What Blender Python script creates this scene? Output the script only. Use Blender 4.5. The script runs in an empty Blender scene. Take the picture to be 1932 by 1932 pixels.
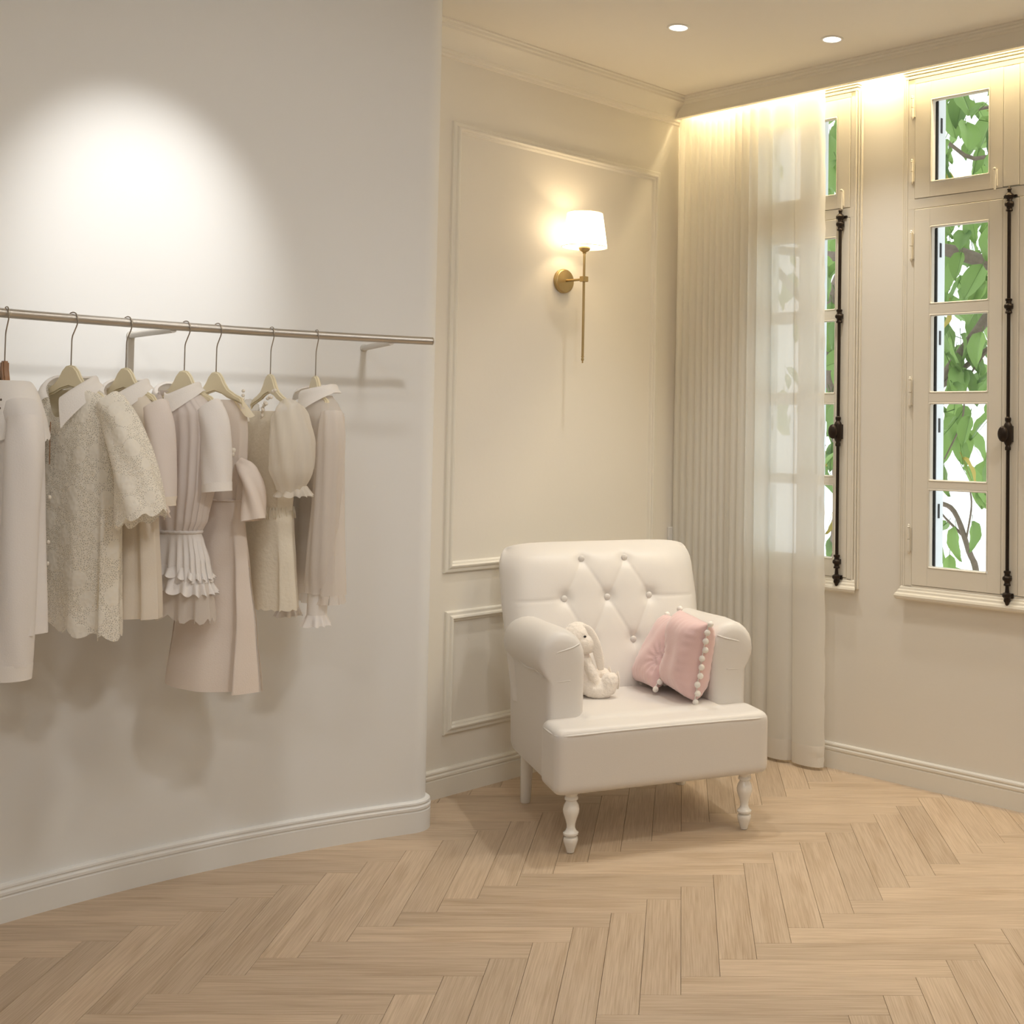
import bpy, bmesh, math, random
from mathutils import Vector, Matrix, noise

random.seed(7)
scene = bpy.context.scene
COL = scene.collection
PI = math.pi

# ------------------------------------------------------------------ camera, world, large lights, exposure
CAM_H = 1.3936
cd = bpy.data.cameras.new('camera')
cam = bpy.data.objects.new('camera', cd)
COL.objects.link(cam)
cd.sensor_width = 36.0
cd.sensor_fit = 'HORIZONTAL'
cd.lens = 42.223
cd.shift_x = -0.19648
cd.shift_y = -0.12040
cd.clip_start = 0.05
cam.matrix_world = Matrix(((0.9999015, -0.0140382, 0.0, 0.0),
                           (-0.0004700, -0.0334754, -0.9994394, 0.0),
                           (0.0140303, 0.9993409, -0.0334787, CAM_H),
                           (0, 0, 0, 1)))
scene.camera = cam

world = bpy.data.worlds.new('World')
scene.world = world
world.use_nodes = True
bgn = world.node_tree.nodes['Background']
bgn.inputs['Color'].default_value = (0.96, 0.985, 1.0, 1)
bgn.inputs['Strength'].default_value = 1.55

vs = scene.view_settings
vs.view_transform = 'Standard'
vs.look = 'None'
vs.exposure = 0.22
vs.gamma = 1.0
vs.use_curve_mapping = False
scene.cycles.use_denoising = True
scene.cycles.max_bounces = 12
scene.cycles.diffuse_bounces = 6
scene.cycles.transparent_max_bounces = 24
scene.cycles.sample_clamp_indirect = 6.0

WARM = (1.0, 0.83, 0.62)
SPOT_WARM = (1.0, 0.965, 0.90)
NEUTRAL = (1.0, 0.985, 0.955)
# ceiling downlights and added fill lights: (x, y, aim x, aim y, aim z, watts, cone deg, blend, colour)
HC = 2.905
DOWNLIGHTS = [
    (-0.150, 4.480, -0.150, 4.40, 0.0, 40, 84, 1.0, SPOT_WARM),
    (0.440, 4.590, 0.400, 4.45, 0.0, 40, 90, 1.0, SPOT_WARM),
    (-1.120, 2.990, -1.757, 3.608, 1.88, 78, 45, 1.0, NEUTRAL),
    (-0.300, 2.700, -0.60, 3.00, 0.0, 38, 130, 1.0, NEUTRAL),  # from here on: unseen fill lights, added to brighten walls and room
    (1.250, 3.300, 1.35, 3.50, 0.0, 50, 140, 1.0, SPOT_WARM),
    (2.300, 2.100, 2.3, 2.1, 0.0, 98, 145, 1.0, SPOT_WARM),
    (0.550, 1.350, -1.40, 3.80, 1.80, 125, 62, 1.0, NEUTRAL),
    (-0.900, 1.350, -1.30, 2.2, 0.3, 30, 140, 1.0, NEUTRAL),
    (0.550, -0.600, 0.4, 0.2, 0.0, 74, 150, 1.0, NEUTRAL),
    (-1.100, -0.600, -1.1, 0.2, 0.0, 62, 150, 1.0, NEUTRAL),
]
COVE_W = 21.0
SCONCE_W = 2.6

# ------------------------------------------------------------------ helpers
def tag(o, label=None, cat=None, group=None, kind=None):
    if label: o['label'] = label
    if cat: o['category'] = cat
    if group: o['group'] = group
    if kind: o['kind'] = kind
    return o


def empty(name, loc=(0, 0, 0), rz=0.0, mw=None):
    o = bpy.data.objects.new(name, None)
    o.empty_display_size = 0.05
    COL.objects.link(o)
    if mw is not None:
        o.matrix_world = mw
    else:
        o.location = loc
        o.rotation_euler = (0, 0, rz)
    return o


class MB:
    def __init__(self):
        self.v = []
        self.f = []

    def add(self, vs_, fs_, M=None):
        n = len(self.v)
        for p in vs_:
            p = Vector(p)
            if M is not None:
                p = M @ p
            self.v.append(p)
        for f in fs_:
            self.f.append([i + n for i in f])
        return self

    def box(self, lo, hi, M=None):
        x0, y0, z0 = lo
        x1, y1, z1 = hi
        return self.add([(x0, y0, z0), (x1, y0, z0), (x1, y1, z0), (x0, y1, z0), (x0, y0, z1), (x1, y0, z1), (x1, y1, z1), (x0, y1, z1)],
                        [(3, 2, 1, 0), (4, 5, 6, 7), (0, 1, 5, 4), (1, 2, 6, 5), (2, 3, 7, 6), (3, 0, 4, 7)], M)

    def bbox(self, lo, hi, r, seg=3, M=None):
        bm = bmesh.new()
        bmesh.ops.create_cube(bm, size=1.0)
        for v in bm.verts:
            v.co = Vector([(lo[i] + hi[i]) / 2 + v.co[i] * (hi[i] - lo[i]) for i in range(3)])
        bmesh.ops.bevel(bm, geom=bm.edges[:], offset=r, segments=seg, profile=0.5, affect='EDGES')
        self.bm(bm, M)
        return self

    def bm(self, bm, M=None):
        bm.verts.index_update()
        self.add([v.co.copy() for v in bm.verts], [[v.index for v in f.verts] for f in bm.faces], M)
        bm.free()
        return self

    def tube(self, path, rad, n=12, caps=True, sq=(1, 1), ref=None, closed=False, fold=0, famp=0.0, fph=0.0):
        path = [Vector(p) for p in path]
        m = len(path)
        if not hasattr(rad, '__len__'):
            rad = [rad] * m
        rings = []
        t0 = (path[1] - path[0]).normalized()
        up = Vector(ref) if ref else (Vector((0, 0, 1)) if abs(t0.z) < 0.9 else Vector((1, 0, 0)))
        a = (up - up.dot(t0) * t0).normalized()
        for i in range(m):
            if closed:
                t = (path[(i + 1) % m] - path[i - 1]).normalized()
            else:
                t = (path[min(i + 1, m - 1)] - path[max(i - 1, 0)]).normalized()
            a = (a - a.dot(t) * t)
            if a.length < 1e-6:
                a = t.orthogonal()
            a.normalize()
            b = t.cross(a)
            ring = []
            for k in range(n):
                th = 2 * PI * k / n
                r = rad[i]
                rx, ry = (r if hasattr(r, '__len__') else (r, r))
                g = 1.0 + famp * math.sin(fold * th + fph + i * 0.35) if fold else 1.0
                ring.append(path[i] + a * (rx * sq[0] * g * math.cos(th)) + b * (ry * sq[1] * g * math.sin(th)))
            rings.append(ring)
        vs_ = [p for r in rings for p in r]
        fs_ = []
        for i in range(m if closed else m - 1):
            j = (i + 1) % m
            for k in range(n):
                k2 = (k + 1) % n
                fs_.append((i * n + k, i * n + k2, j * n + k2, j * n + k))
        if caps and not closed:
            fs_.append(tuple(range(n - 1, -1, -1)))
            fs_.append(tuple((m - 1) * n + k for k in range(n)))
        return self.add(vs_, fs_)

    def cyl(self, p0, p1, r0, r1=None, n=16):
        return self.tube([p0, p1], [r0, r0 if r1 is None else r1], n)

    def lathe(self, prof, n=24, M=None, cap=True):
        vs_, fs_ = [], []
        m = len(prof)
        for r, z in prof:
            for k in range(n):
                th = 2 * PI * k / n
                vs_.append((r * math.cos(th), r * math.sin(th), z))
        for i in range(m - 1):
            for k in range(n):
                k2 = (k + 1) % n
                fs_.append((i * n + k, i * n + k2, (i + 1) * n + k2, (i + 1) * n + k))
        if cap:
            fs_.append(tuple(range(n - 1, -1, -1)))
            fs_.append(tuple((m - 1) * n + k for k in range(n)))
        return self.add(vs_, fs_, M)

    def ell(self, c, r, M=None, nu=16, nv=10):
        prof = []
        vs_, fs_ = [], []
        for i in range(nv + 1):
            ph = -PI / 2 + PI * i / nv
            for k in range(nu):
                th = 2 * PI * k / nu
                vs_.append((c[0] + r[0] * math.cos(ph) * math.cos(th), c[1] + r[1] * math.cos(ph) * math.sin(th), c[2] + r[2] * math.sin(ph)))
        for i in range(nv):
            for k in range(nu):
                k2 = (k + 1) % nu
                fs_.append((i * nu + k, i * nu + k2, (i + 1) * nu + k2, (i + 1) * nu + k))
        return self.add(vs_, fs_, M)

    def grid(self, fn, nu, nv, closed_u=False):
        vs_, fs_ = [], []
        cu = nu if closed_u else nu + 1
        for j in range(nv + 1):
            for i in range(cu):
                vs_.append(fn(i / nu, j / nv))
        for j in range(nv):
            for i in range(nu):
                i2 = (i + 1) % cu
                fs_.append((j * cu + i, j * cu + i2, (j + 1) * cu + i2, (j + 1) * cu + i))
        return self.add(vs_, fs_)

    def sweep(self, path, prof, closed_prof=True):
        """path: 2-D points, room on the right hand; prof: (offset towards the room, z)"""
        P = [Vector((p[0], p[1])) for p in path]
        m = len(P)
        vs_, fs_ = [], []
        k = len(prof)
        for i in range(m):
            def nrm(a, b):
                d = (b - a).normalized()
                return Vector((d.y, -d.x))
            if i == 0: n_ = nrm(P[0], P[1])
            elif i == m - 1: n_ = nrm(P[-2], P[-1])
            else:
                n1, n2 = nrm(P[i - 1], P[i]), nrm(P[i], P[i + 1])
                n_ = (n1 + n2)
                n_ = n_ / max(0.3, n_.dot(n1))
            for o_, z_ in prof:
                q = P[i] + n_ * o_
                vs_.append((q.x, q.y, z_))
        kk = k if closed_prof else k - 1
        for i in range(m - 1):
            for j in range(kk):
                j2 = (j + 1) % k
                fs_.append((i * k + j, i * k + j2, (i + 1) * k + j2, (i + 1) * k + j))
        if closed_prof:
            fs_.append(tuple(range(k)))
            fs_.append(tuple((m - 1) * k + j for j in range(k - 1, -1, -1)))
        return self.add(vs_, fs_)

    def mesh(self, name, mat, smooth=False, angle=None, fix=True, weld=False):
        me = bpy.data.meshes.new(name)
        me.from_pydata([tuple(p) for p in self.v], [], self.f)
        bm = bmesh.new()
        bm.from_mesh(me)
        if weld:
            bmesh.ops.remove_doubles(bm, verts=bm.verts[:], dist=1e-5)
        if fix:
            bmesh.ops.recalc_face_normals(bm, faces=bm.faces[:])
        bm.to_mesh(me)
        bm.free()
        if mat: me.materials.append(mat)
        if smooth:
            me.polygons.foreach_set('use_smooth', [True] * len(me.polygons))
            if angle:
                try: me.set_sharp_from_angle(angle=math.radians(angle))
                except Exception: pass
        me.update()
        return me

    def build(self, name, mat, parent=None, smooth=False, angle=None, mw=None, fix=True, weld=False):
        o = bpy.data.objects.new(name, self.mesh(name, mat, smooth, angle, fix, weld))
        COL.objects.link(o)
        if parent: o.parent = parent
        if mw is not None: o.matrix_world = mw
        return o


def obj(name, me, parent=None, M=None):
    o = bpy.data.objects.new(name, me)
    COL.objects.link(o)
    if parent: o.parent = parent
    if M is not None: o.matrix_local = M
    return o


def mod(o, kind, **kw):
    m = o.modifiers.new(kind.lower(), kind)
    for k, v in kw.items():
        setattr(m, k, v)
    return m


def lerp(a, b, t): return a + (b - a) * t


def interp(tab, x):
    """piecewise smooth interpolation in a table [(x, y0, y1, ...)] sorted by x"""
    if x <= tab[0][0]: return tab[0][1:]
    for a, b in zip(tab, tab[1:]):
        if x <= b[0]:
            t = (x - a[0]) / (b[0] - a[0])
            t = t * t * (3 - 2 * t) * 0.5 + t * 0.5
            return tuple(lerp(p, q, t) for p, q in zip(a[1:], b[1:]))
    return tab[-1][1:]


def smooth_path(pts, n=6):
    """Catmull-Rom through points"""
    P = [Vector(p) for p in pts]
    P = [P[0] * 2 - P[1]] + P + [P[-1] * 2 - P[-2]]
    out = []
    for i in range(1, len(P) - 2):
        for k in range(n):
            t = k / n
            a, b, c, d = P[i - 1], P[i], P[i + 1], P[i + 2]
            out.append(0.5 * ((2 * b) + (c - a) * t + (2 * a - 5 * b + 4 * c - d) * t * t + (3 * b - a - 3 * c + d) * t ** 3))
    out.append(P[-2])
    return out

# ------------------------------------------------------------------ materials
def nodes_of(name):
    m = bpy.data.materials.new(name)
    m.use_nodes = True
    nt = m.node_tree
    return m, nt, nt.nodes, nt.links, nt.nodes['Principled BSDF'], nt.nodes['Material Output']


def plain(name, col, rough=0.5, metal=0.0, var=0.0, vscale=4.0, bump=0.0, bscale=80.0, spec=0.5, sheen=0.0, coat=0.0, detail=3.0):
    m, nt, N, L, b, out = nodes_of(name)
    b.inputs['Base Color'].default_value = (*col, 1)
    b.inputs['Roughness'].default_value = rough
    b.inputs['Metallic'].default_value = metal
    b.inputs['Specular IOR Level'].default_value = spec
    b.inputs['Sheen Weight'].default_value = sheen
    b.inputs['Coat Weight'].default_value = coat
    tc = N.new('ShaderNodeTexCoord')
    if var > 0:
        nz = N.new('ShaderNodeTexNoise')
        nz.inputs['Scale'].default_value = vscale
        nz.inputs['Detail'].default_value = 4
        L.new(tc.outputs['Object'], nz.inputs['Vector'])
        mx = N.new('ShaderNodeMix'); mx.data_type = 'RGBA'
        mx.inputs['A'].default_value = (*[c * (1 - var) for c in col], 1)
        mx.inputs['B'].default_value = (*[min(1, c * (1 + var)) for c in col], 1)
        L.new(nz.outputs['Fac'], mx.inputs['Factor'])
        L.new(mx.outputs['Result'], b.inputs['Base Color'])
    if bump > 0:
        nb = N.new('ShaderNodeTexNoise')
        nb.inputs['Scale'].default_value = bscale
        nb.inputs['Detail'].default_value = detail
        L.new(tc.outputs['Object'], nb.inputs['Vector'])
        bp = N.new('ShaderNodeBump')
        bp.inputs['Strength'].default_value = bump
        bp.inputs['Distance'].default_value = 0.01
        L.new(nb.outputs['Fac'], bp.inputs['Height'])
        L.new(bp.outputs['Normal'], b.inputs['Normal'])
    return m


def cloth(name, col, trans=0.25, sheer=0.0, rough=0.85, bump=0.12, bscale=260.0, weave=True):
    """soft fabric: diffuse + light passing through, sheer = open weave"""
    m, nt, N, L, b, out = nodes_of(name)
    b.inputs['Base Color'].default_value = (*col, 1)
    b.inputs['Roughness'].default_value = rough
    b.inputs['Specular IOR Level'].default_value = 0.2
    tc = N.new('ShaderNodeTexCoord')
    nz = N.new('ShaderNodeTexNoise'); nz.inputs['Scale'].default_value = bscale; nz.inputs['Detail'].default_value = 2
    L.new(tc.outputs['Object'], nz.inputs['Vector'])
    bp = N.new('ShaderNodeBump'); bp.inputs['Strength'].default_value = bump; bp.inputs['Distance'].default_value = 0.004
    L.new(nz.outputs['Fac'], bp.inputs['Height'])
    L.new(bp.outputs['Normal'], b.inputs['Normal'])
    tr = N.new('ShaderNodeBsdfTranslucent'); tr.inputs['Color'].default_value = (*col, 1)
    mx = N.new('ShaderNodeMixShader'); mx.inputs['Fac'].default_value = trans
    L.new(b.outputs['BSDF'], mx.inputs[1]); L.new(tr.outputs['BSDF'], mx.inputs[2])
    last = mx
    if sheer > 0:
        tp = N.new('ShaderNodeBsdfTransparent')
        m2 = N.new('ShaderNodeMixShader'); m2.inputs['Fac'].default_value = sheer
        L.new(mx.outputs['Shader'], m2.inputs[1]); L.new(tp.outputs['BSDF'], m2.inputs[2])
        last = m2
    L.new(last.outputs['Shader'], out.inputs['Surface'])
    return m


def lace(name, col):
    """openwork lace: flower blobs and a net of threads, holes between them"""
    m, nt, N, L, b, out = nodes_of(name)
    b.inputs['Base Color'].default_value = (*col, 1)
    b.inputs['Roughness'].default_value = 0.85
    tc = N.new('ShaderNodeTexCoord')
    net = N.new('ShaderNodeTexVoronoi'); net.feature = 'DISTANCE_TO_EDGE'; net.inputs['Scale'].default_value = 210
    fl = N.new('ShaderNodeTexVoronoi'); fl.inputs['Scale'].default_value = 17
    L.new(tc.outputs['Object'], net.inputs['Vector']); L.new(tc.outputs['Object'], fl.inputs['Vector'])
    hole = N.new('ShaderNodeMath'); hole.operation = 'GREATER_THAN'; hole.inputs[1].default_value = 0.17
    L.new(net.outputs['Distance'], hole.inputs[0])
    flo = N.new('ShaderNodeMath'); flo.operation = 'GREATER_THAN'; flo.inputs[1].default_value = 0.42
    L.new(fl.outputs['Distance'], flo.inputs[0])
    both = N.new('ShaderNodeMath'); both.operation = 'MULTIPLY'
    L.new(hole.outputs[0], both.inputs[0]); L.new(flo.outputs[0], both.inputs[1])
    wave = N.new('ShaderNodeTexVoronoi'); wave.inputs['Scale'].default_value = 70
    L.new(tc.outputs['Object'], wave.inputs['Vector'])
    sm = N.new('ShaderNodeMath'); sm.operation = 'MULTIPLY_ADD'; sm.inputs[1].default_value = 0.5
    L.new(wave.outputs['Distance'], sm.inputs[0])
    inv = N.new('ShaderNodeMath'); inv.operation = 'SUBTRACT'; inv.inputs[0].default_value = 1.0
    L.new(fl.outputs['Distance'], inv.inputs[1]); L.new(inv.outputs[0], sm.inputs[2])
    bp = N.new('ShaderNodeBump'); bp.inputs['Strength'].default_value = 0.6; bp.inputs['Distance'].default_value = 0.006
    L.new(sm.outputs[0], bp.inputs['Height']); L.new(bp.outputs['Normal'], b.inputs['Normal'])
    tr = N.new('ShaderNodeBsdfTranslucent'); tr.inputs['Color'].default_value = (*col, 1)
    mx = N.new('ShaderNodeMixShader'); mx.inputs['Fac'].default_value = 0.25
    L.new(b.outputs['BSDF'], mx.inputs[1]); L.new(tr.outputs['BSDF'], mx.inputs[2])
    tp = N.new('ShaderNodeBsdfTransparent')
    m2 = N.new('ShaderNodeMixShader')
    sc_ = N.new('ShaderNodeMath'); sc_.operation = 'MULTIPLY'; sc_.inputs[1].default_value = 0.42
    L.new(both.outputs[0], sc_.inputs[0])
    L.new(sc_.outputs[0], m2.inputs['Fac'])
    L.new(mx.outputs['Shader'], m2.inputs[1]); L.new(tp.outputs['BSDF'], m2.inputs[2])
    L.new(m2.outputs['Shader'], out.inputs['Surface'])
    return m


def emis(name, col, s):
    m, nt, N, L, b, out = nodes_of(name)
    e = N.new('ShaderNodeEmission'); e.inputs['Color'].default_value = (*col, 1); e.inputs['Strength'].default_value = s
    L.new(e.outputs['Emission'], out.inputs['Surface'])
    return m


def wood_floor():
    m, nt, N, L, b, out = nodes_of('oak_plank')
    tc = N.new('ShaderNodeTexCoord')
    oi = N.new('ShaderNodeObjectInfo')
    sh = N.new('ShaderNodeVectorMath'); sh.operation = 'SCALE'
    comb = N.new('ShaderNodeCombineXYZ')
    for k in range(3): comb.inputs[k].default_value = (37.0, 19.0, 53.0)[k]
    L.new(comb.outputs[0], sh.inputs[0]); L.new(oi.outputs['Random'], sh.inputs['Scale'])
    ad = N.new('ShaderNodeVectorMath'); L.new(tc.outputs['Object'], ad.inputs[0]); L.new(sh.outputs[0], ad.inputs[1])
    st = N.new('ShaderNodeVectorMath'); st.operation = 'MULTIPLY'; st.inputs[1].default_value = (1.6, 13.0, 1.0)
    L.new(ad.outputs[0], st.inputs[0])
    n1 = N.new('ShaderNodeTexNoise'); n1.inputs['Scale'].default_value = 1.0; n1.inputs['Detail'].default_value = 2.5; n1.inputs['Distortion'].default_value = 0.5
    L.new(st.outputs[0], n1.inputs['Vector'])
    # cathedral rings out of the low noise
    mu = N.new('ShaderNodeMath'); mu.operation = 'MULTIPLY'; mu.inputs[1].default_value = 16.0
    L.new(n1.outputs['Fac'], mu.inputs[0])
    sn = N.new('ShaderNodeMath'); sn.operation = 'SINE'; L.new(mu.outputs[0], sn.inputs[0])
    mr = N.new('ShaderNodeMapRange'); mr.inputs[1].default_value = -1; mr.inputs[2].default_value = 1
    L.new(sn.outputs[0], mr.inputs[0])
    st2 = N.new('ShaderNodeVectorMath'); st2.operation = 'MULTIPLY'; st2.inputs[1].default_value = (7.0, 260.0, 1.0)
    L.new(ad.outputs[0], st2.inputs[0])
    n2 = N.new('ShaderNodeTexNoise'); n2.inputs['Scale'].default_value = 1.0; n2.inputs['Detail'].default_value = 3
    L.new(st2.outputs[0], n2.inputs['Vector'])
    n3 = N.new('ShaderNodeTexNoise'); n3.inputs['Scale'].default_value = 3.0; n3.inputs['Detail'].default_value = 1
    L.new(ad.outputs[0], n3.inputs['Vector'])
    r1 = N.new('ShaderNodeMix'); r1.data_type = 'RGBA'
    r1.inputs['A'].default_value = (0.405, 0.293, 0.190, 1); r1.inputs['B'].default_value = (0.600, 0.473, 0.348, 1)
    wmix = N.new('ShaderNodeMath'); wmix.operation = 'MULTIPLY_ADD'; wmix.inputs[1].default_value = 0.40; wmix.inputs[2].default_value = 0.0
    pw = N.new('ShaderNodeMath'); pw.operation = 'POWER'; pw.inputs[1].default_value = 0.55
    L.new(mr.outputs[0], pw.inputs[0])
    L.new(pw.outputs[0], wmix.inputs[0])
    w2 = N.new('ShaderNodeMath'); w2.operation = 'MULTIPLY_ADD'; w2.inputs[1].default_value = 0.9
    mr2 = N.new('ShaderNodeMapRange'); mr2.inputs[1].default_value = 0.30; mr2.inputs[2].default_value = 0.70; mr2.inputs[3].default_value = -0.05; mr2.inputs[4].default_value = 0.75
    L.new(n2.outputs['Fac'], mr2.inputs[0])
    w2.inputs[1].default_value = 1.0
    L.new(mr2.outputs[0], w2.inputs[0]); L.new(wmix.outputs[0], w2.inputs[2])
    L.new(w2.outputs[0], r1.inputs['Factor'])
    # plank to plank tone
    tone = N.new('ShaderNodeMapRange'); tone.inputs[3].default_value = 0.90; tone.inputs[4].default_value = 1.08
    L.new(oi.outputs['Random'], tone.inputs[0])
    t3 = N.new('ShaderNodeMath'); t3.operation = 'MULTIPLY_ADD'; t3.inputs[1].default_value = 0.12
    L.new(n3.outputs['Fac'], t3.inputs[0]); 
    sub = N.new('ShaderNodeMath'); sub.operation = 'SUBTRACT'; sub.inputs[1].default_value = 0.06
    L.new(tone.outputs[0], sub.inputs[0]); L.new(sub.outputs[0], t3.inputs[2])
    vm = N.new('ShaderNodeVectorMath'); vm.operation = 'SCALE'
    L.new(r1.outputs['Result'], vm.inputs[0]); L.new(t3.outputs[0], vm.inputs['Scale'])
    L.new(vm.outputs[0], b.inputs['Base Color'])
    b.inputs['Roughness'].default_value = 0.42
    b.inputs['Specular IOR Level'].default_value = 0.45
    bp = N.new('ShaderNodeBump'); bp.inputs['Strength'].default_value = 0.12; bp.inputs['Distance'].default_value = 0.002
    L.new(n2.outputs['Fac'], bp.inputs['Height']); L.new(bp.outputs['Normal'], b.inputs['Normal'])
    return m


def glass_mat():
    m, nt, N, L, b, out = nodes_of('window_glass')
    tp = N.new('ShaderNodeBsdfTransparent'); tp.inputs['Color'].default_value = (0.97, 0.99, 0.98, 1)
    gl = N.new('ShaderNodeBsdfGlossy'); gl.inputs['Roughness'].default_value = 0.02
    fr = N.new('ShaderNodeFresnel'); fr.inputs['IOR'].default_value = 1.45
    mu = N.new('ShaderNodeMath'); mu.operation = 'MULTIPLY'; mu.inputs[1].default_value = 0.5
    L.new(fr.outputs[0], mu.inputs[0])
    mx = N.new('ShaderNodeMixShader')
    L.new(mu.outputs[0], mx.inputs['Fac']); L.new(tp.outputs['BSDF'], mx.inputs[1]); L.new(gl.outputs['BSDF'], mx.inputs[2])
    L.new(mx.outputs['Shader'], out.inputs['Surface'])
    return m


def leaf_mat(name, c1, c2, tr_col):
    m, nt, N, L, b, out = nodes_of(name)
    oi = N.new('ShaderNodeObjectInfo')
    mx0 = N.new('ShaderNodeMix'); mx0.data_type = 'RGBA'
    mx0.inputs['A'].default_value = (*c1, 1); mx0.inputs['B'].default_value = (*c2, 1)
    L.new(oi.outputs['Random'], mx0.inputs['Factor'])
    L.new(mx0.outputs['Result'], b.inputs['Base Color'])
    b.inputs['Roughness'].default_value = 0.4
    tr = N.new('ShaderNodeBsdfTranslucent'); tr.inputs['Color'].default_value = (*tr_col, 1)
    mx = N.new('ShaderNodeMixShader'); mx.inputs['Fac'].default_value = 0.5
    L.new(b.outputs['BSDF'], mx.inputs[1]); L.new(tr.outputs['BSDF'], mx.inputs[2])
    L.new(mx.outputs['Shader'], out.inputs['Surface'])
    return m


def shade_mat():
    m, nt, N, L, b, out = nodes_of('lit_lamp_shade')
    b.inputs['Base Color'].default_value = (0.9, 0.86, 0.78, 1)
    tr = N.new('ShaderNodeBsdfTranslucent'); tr.inputs['Color'].default_value = (0.95, 0.9, 0.8, 1)
    mx = N.new('ShaderNodeMixShader'); mx.inputs['Fac'].default_value = 0.55
    e = N.new('ShaderNodeEmission'); e.inputs['Color'].default_value = (1, 0.88, 0.68, 1); e.inputs['Strength'].default_value = 1.6
    ads = N.new('ShaderNodeAddShader')
    L.new(b.outputs['BSDF'], mx.inputs[1]); L.new(tr.outputs['BSDF'], mx.inputs[2])
    L.new(mx.outputs['Shader'], ads.inputs[0]); L.new(e.outputs['Emission'], ads.inputs[1])
    L.new(ads.outputs['Shader'], out.inputs['Surface'])
    return m


M_WALL = plain('wall_paint', (0.80, 0.765, 0.695), 0.7, bump=0.03, bscale=60, spec=0.3)
M_WALLC = plain('wall_paint_curved', (0.785, 0.79, 0.785), 0.7, bump=0.02, bscale=40, spec=0.3)
M_CEIL = plain('ceiling_paint', (0.85, 0.815, 0.75), 0.8, spec=0.2)
M_TRIMC = plain('trim_paint_cool', (0.78, 0.78, 0.765), 0.45)
M_TRIM = plain('trim_paint', (0.80, 0.77, 0.695), 0.45, bump=0.02, bscale=40)
M_WIN = plain('window_paint', (0.79, 0.745, 0.645), 0.42, var=0.02, vscale=9, bump=0.05, bscale=30)
M_EXT = plain('exterior_white_paint', (0.84, 0.88, 0.93), 0.6)
M_DARKGAP = plain('black_rubber', (0.02, 0.02, 0.022), 0.6)
M_OAK = wood_floor()
M_SUB = plain('subfloor_joint', (0.15, 0.09, 0.05), 0.9)
M_IRON = plain('dark_bronze_iron', (0.030, 0.020, 0.014), 0.38, metal=0.6, bump=0.1, bscale=60)
M_GLASS = glass_mat()
M_BRASS = plain('aged_brass', (0.50, 0.375, 0.185), 0.38, metal=1.0, var=0.08, vscale=25)
M_STEEL = plain('brushed_steel', (0.56, 0.53, 0.49), 0.36, metal=1.0, bump=0.03, bscale=200)
M_WIRE = plain('hook_wire', (0.42, 0.38, 0.33), 0.3, metal=1.0)
M_FAUX = plain('ivory_upholstery', (0.735, 0.705, 0.675), 0.42, bump=0.03, bscale=300, spec=0.45, sheen=0.05)
M_LEG = plain('white_gloss_lacquer', (0.84, 0.82, 0.78), 0.18, coat=0.4)
M_PINK = plain('pink_velvet', (0.77, 0.545, 0.545), 0.75, bump=0.05, bscale=200, sheen=0.6, spec=0.25, var=0.05, vscale=14)
M_POM = plain('white_pompom', (0.88, 0.85, 0.81), 0.9, bump=0.12, bscale=250)
M_PLUSH = plain('cream_plush', (0.88, 0.82, 0.755), 0.95, bump=0.35, bscale=170, sheen=0.6, spec=0.1, detail=6)
M_EYE = plain('black_bead', (0.015, 0.012, 0.01), 0.12)
M_PLASTIC = plain('white_plastic', (0.80, 0.79, 0.76), 0.35)
M_HOLE = plain('socket_hole', (0.03, 0.03, 0.03), 0.7)
M_CREAM = plain('cream_hanger_plastic', (0.78, 0.70, 0.50), 0.35)
M_HWOOD = plain('brown_hanger_wood', (0.30, 0.155, 0.075), 0.45, var=0.2, vscale=30)
M_CURT = cloth('sheer_white_curtain', (0.95, 0.94, 0.91), trans=0.50, sheer=0.11, bump=0.03)
M_HEM = cloth('curtain_hem', (0.90, 0.87, 0.82), trans=0.40, sheer=0.08, bump=0.03)
C_WHITE = cloth('white_cotton', (0.88, 0.85, 0.83), 0.2)
C_COLLAR = cloth('white_poplin_collar', (0.89, 0.86, 0.83), 0.15)
C_IVORY = cloth('ivory_crepe', (0.86, 0.79, 0.69), 0.25)
C_LACE = lace('cream_lace', (0.89, 0.855, 0.775))
C_LINING = cloth('cream_lining', (0.86, 0.79, 0.63), 0.3)
C_BLUSH = cloth('blush_satin', (0.85, 0.765, 0.695), 0.2, rough=0.5)
C_PEACH = cloth('peach_voile', (0.86, 0.785, 0.72), 0.3, sheer=0.2)
C_PLEAT = cloth('pale_pink_white_voile', (0.88, 0.82, 0.79), 0.3, sheer=0.06)
C_BUTTER = cloth('butter_cream_brocade', (0.87, 0.81, 0.69), 0.25, bump=0.5, bscale=90)
C_ORG = cloth('cream_organza', (0.88, 0.84, 0.77), 0.35, sheer=0.32)
C_SHEER = cloth('sheer_white_chiffon', (0.86, 0.81, 0.76), 0.35, sheer=0.28)
M_PEARL = plain('pearl', (0.82, 0.76, 0.66), 0.18, coat=0.6)
M_SNAP = plain('gunmetal_snap', (0.18, 0.16, 0.14), 0.25, metal=1.0)
M_BARK = plain('grey_brown_bark', (0.20, 0.155, 0.125), 0.85, var=0.3, vscale=40, bump=0.6, bscale=60)
M_LEAF = leaf_mat('green_leaf', (0.045, 0.095, 0.040), (0.20, 0.33, 0.10), (0.32, 0.48, 0.14))
M_BRACKET = plain('pale_bracket_paint', (0.66, 0.63, 0.58), 0.4)
M_LEAFY = leaf_mat('yellowing_leaf', (0.42, 0.30, 0.07), (0.30, 0.32, 0.06), (0.6, 0.45, 0.1))
M_LAMP = emis('downlight_diffuser', (1.0, 0.96, 0.88), 6.0)
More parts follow.
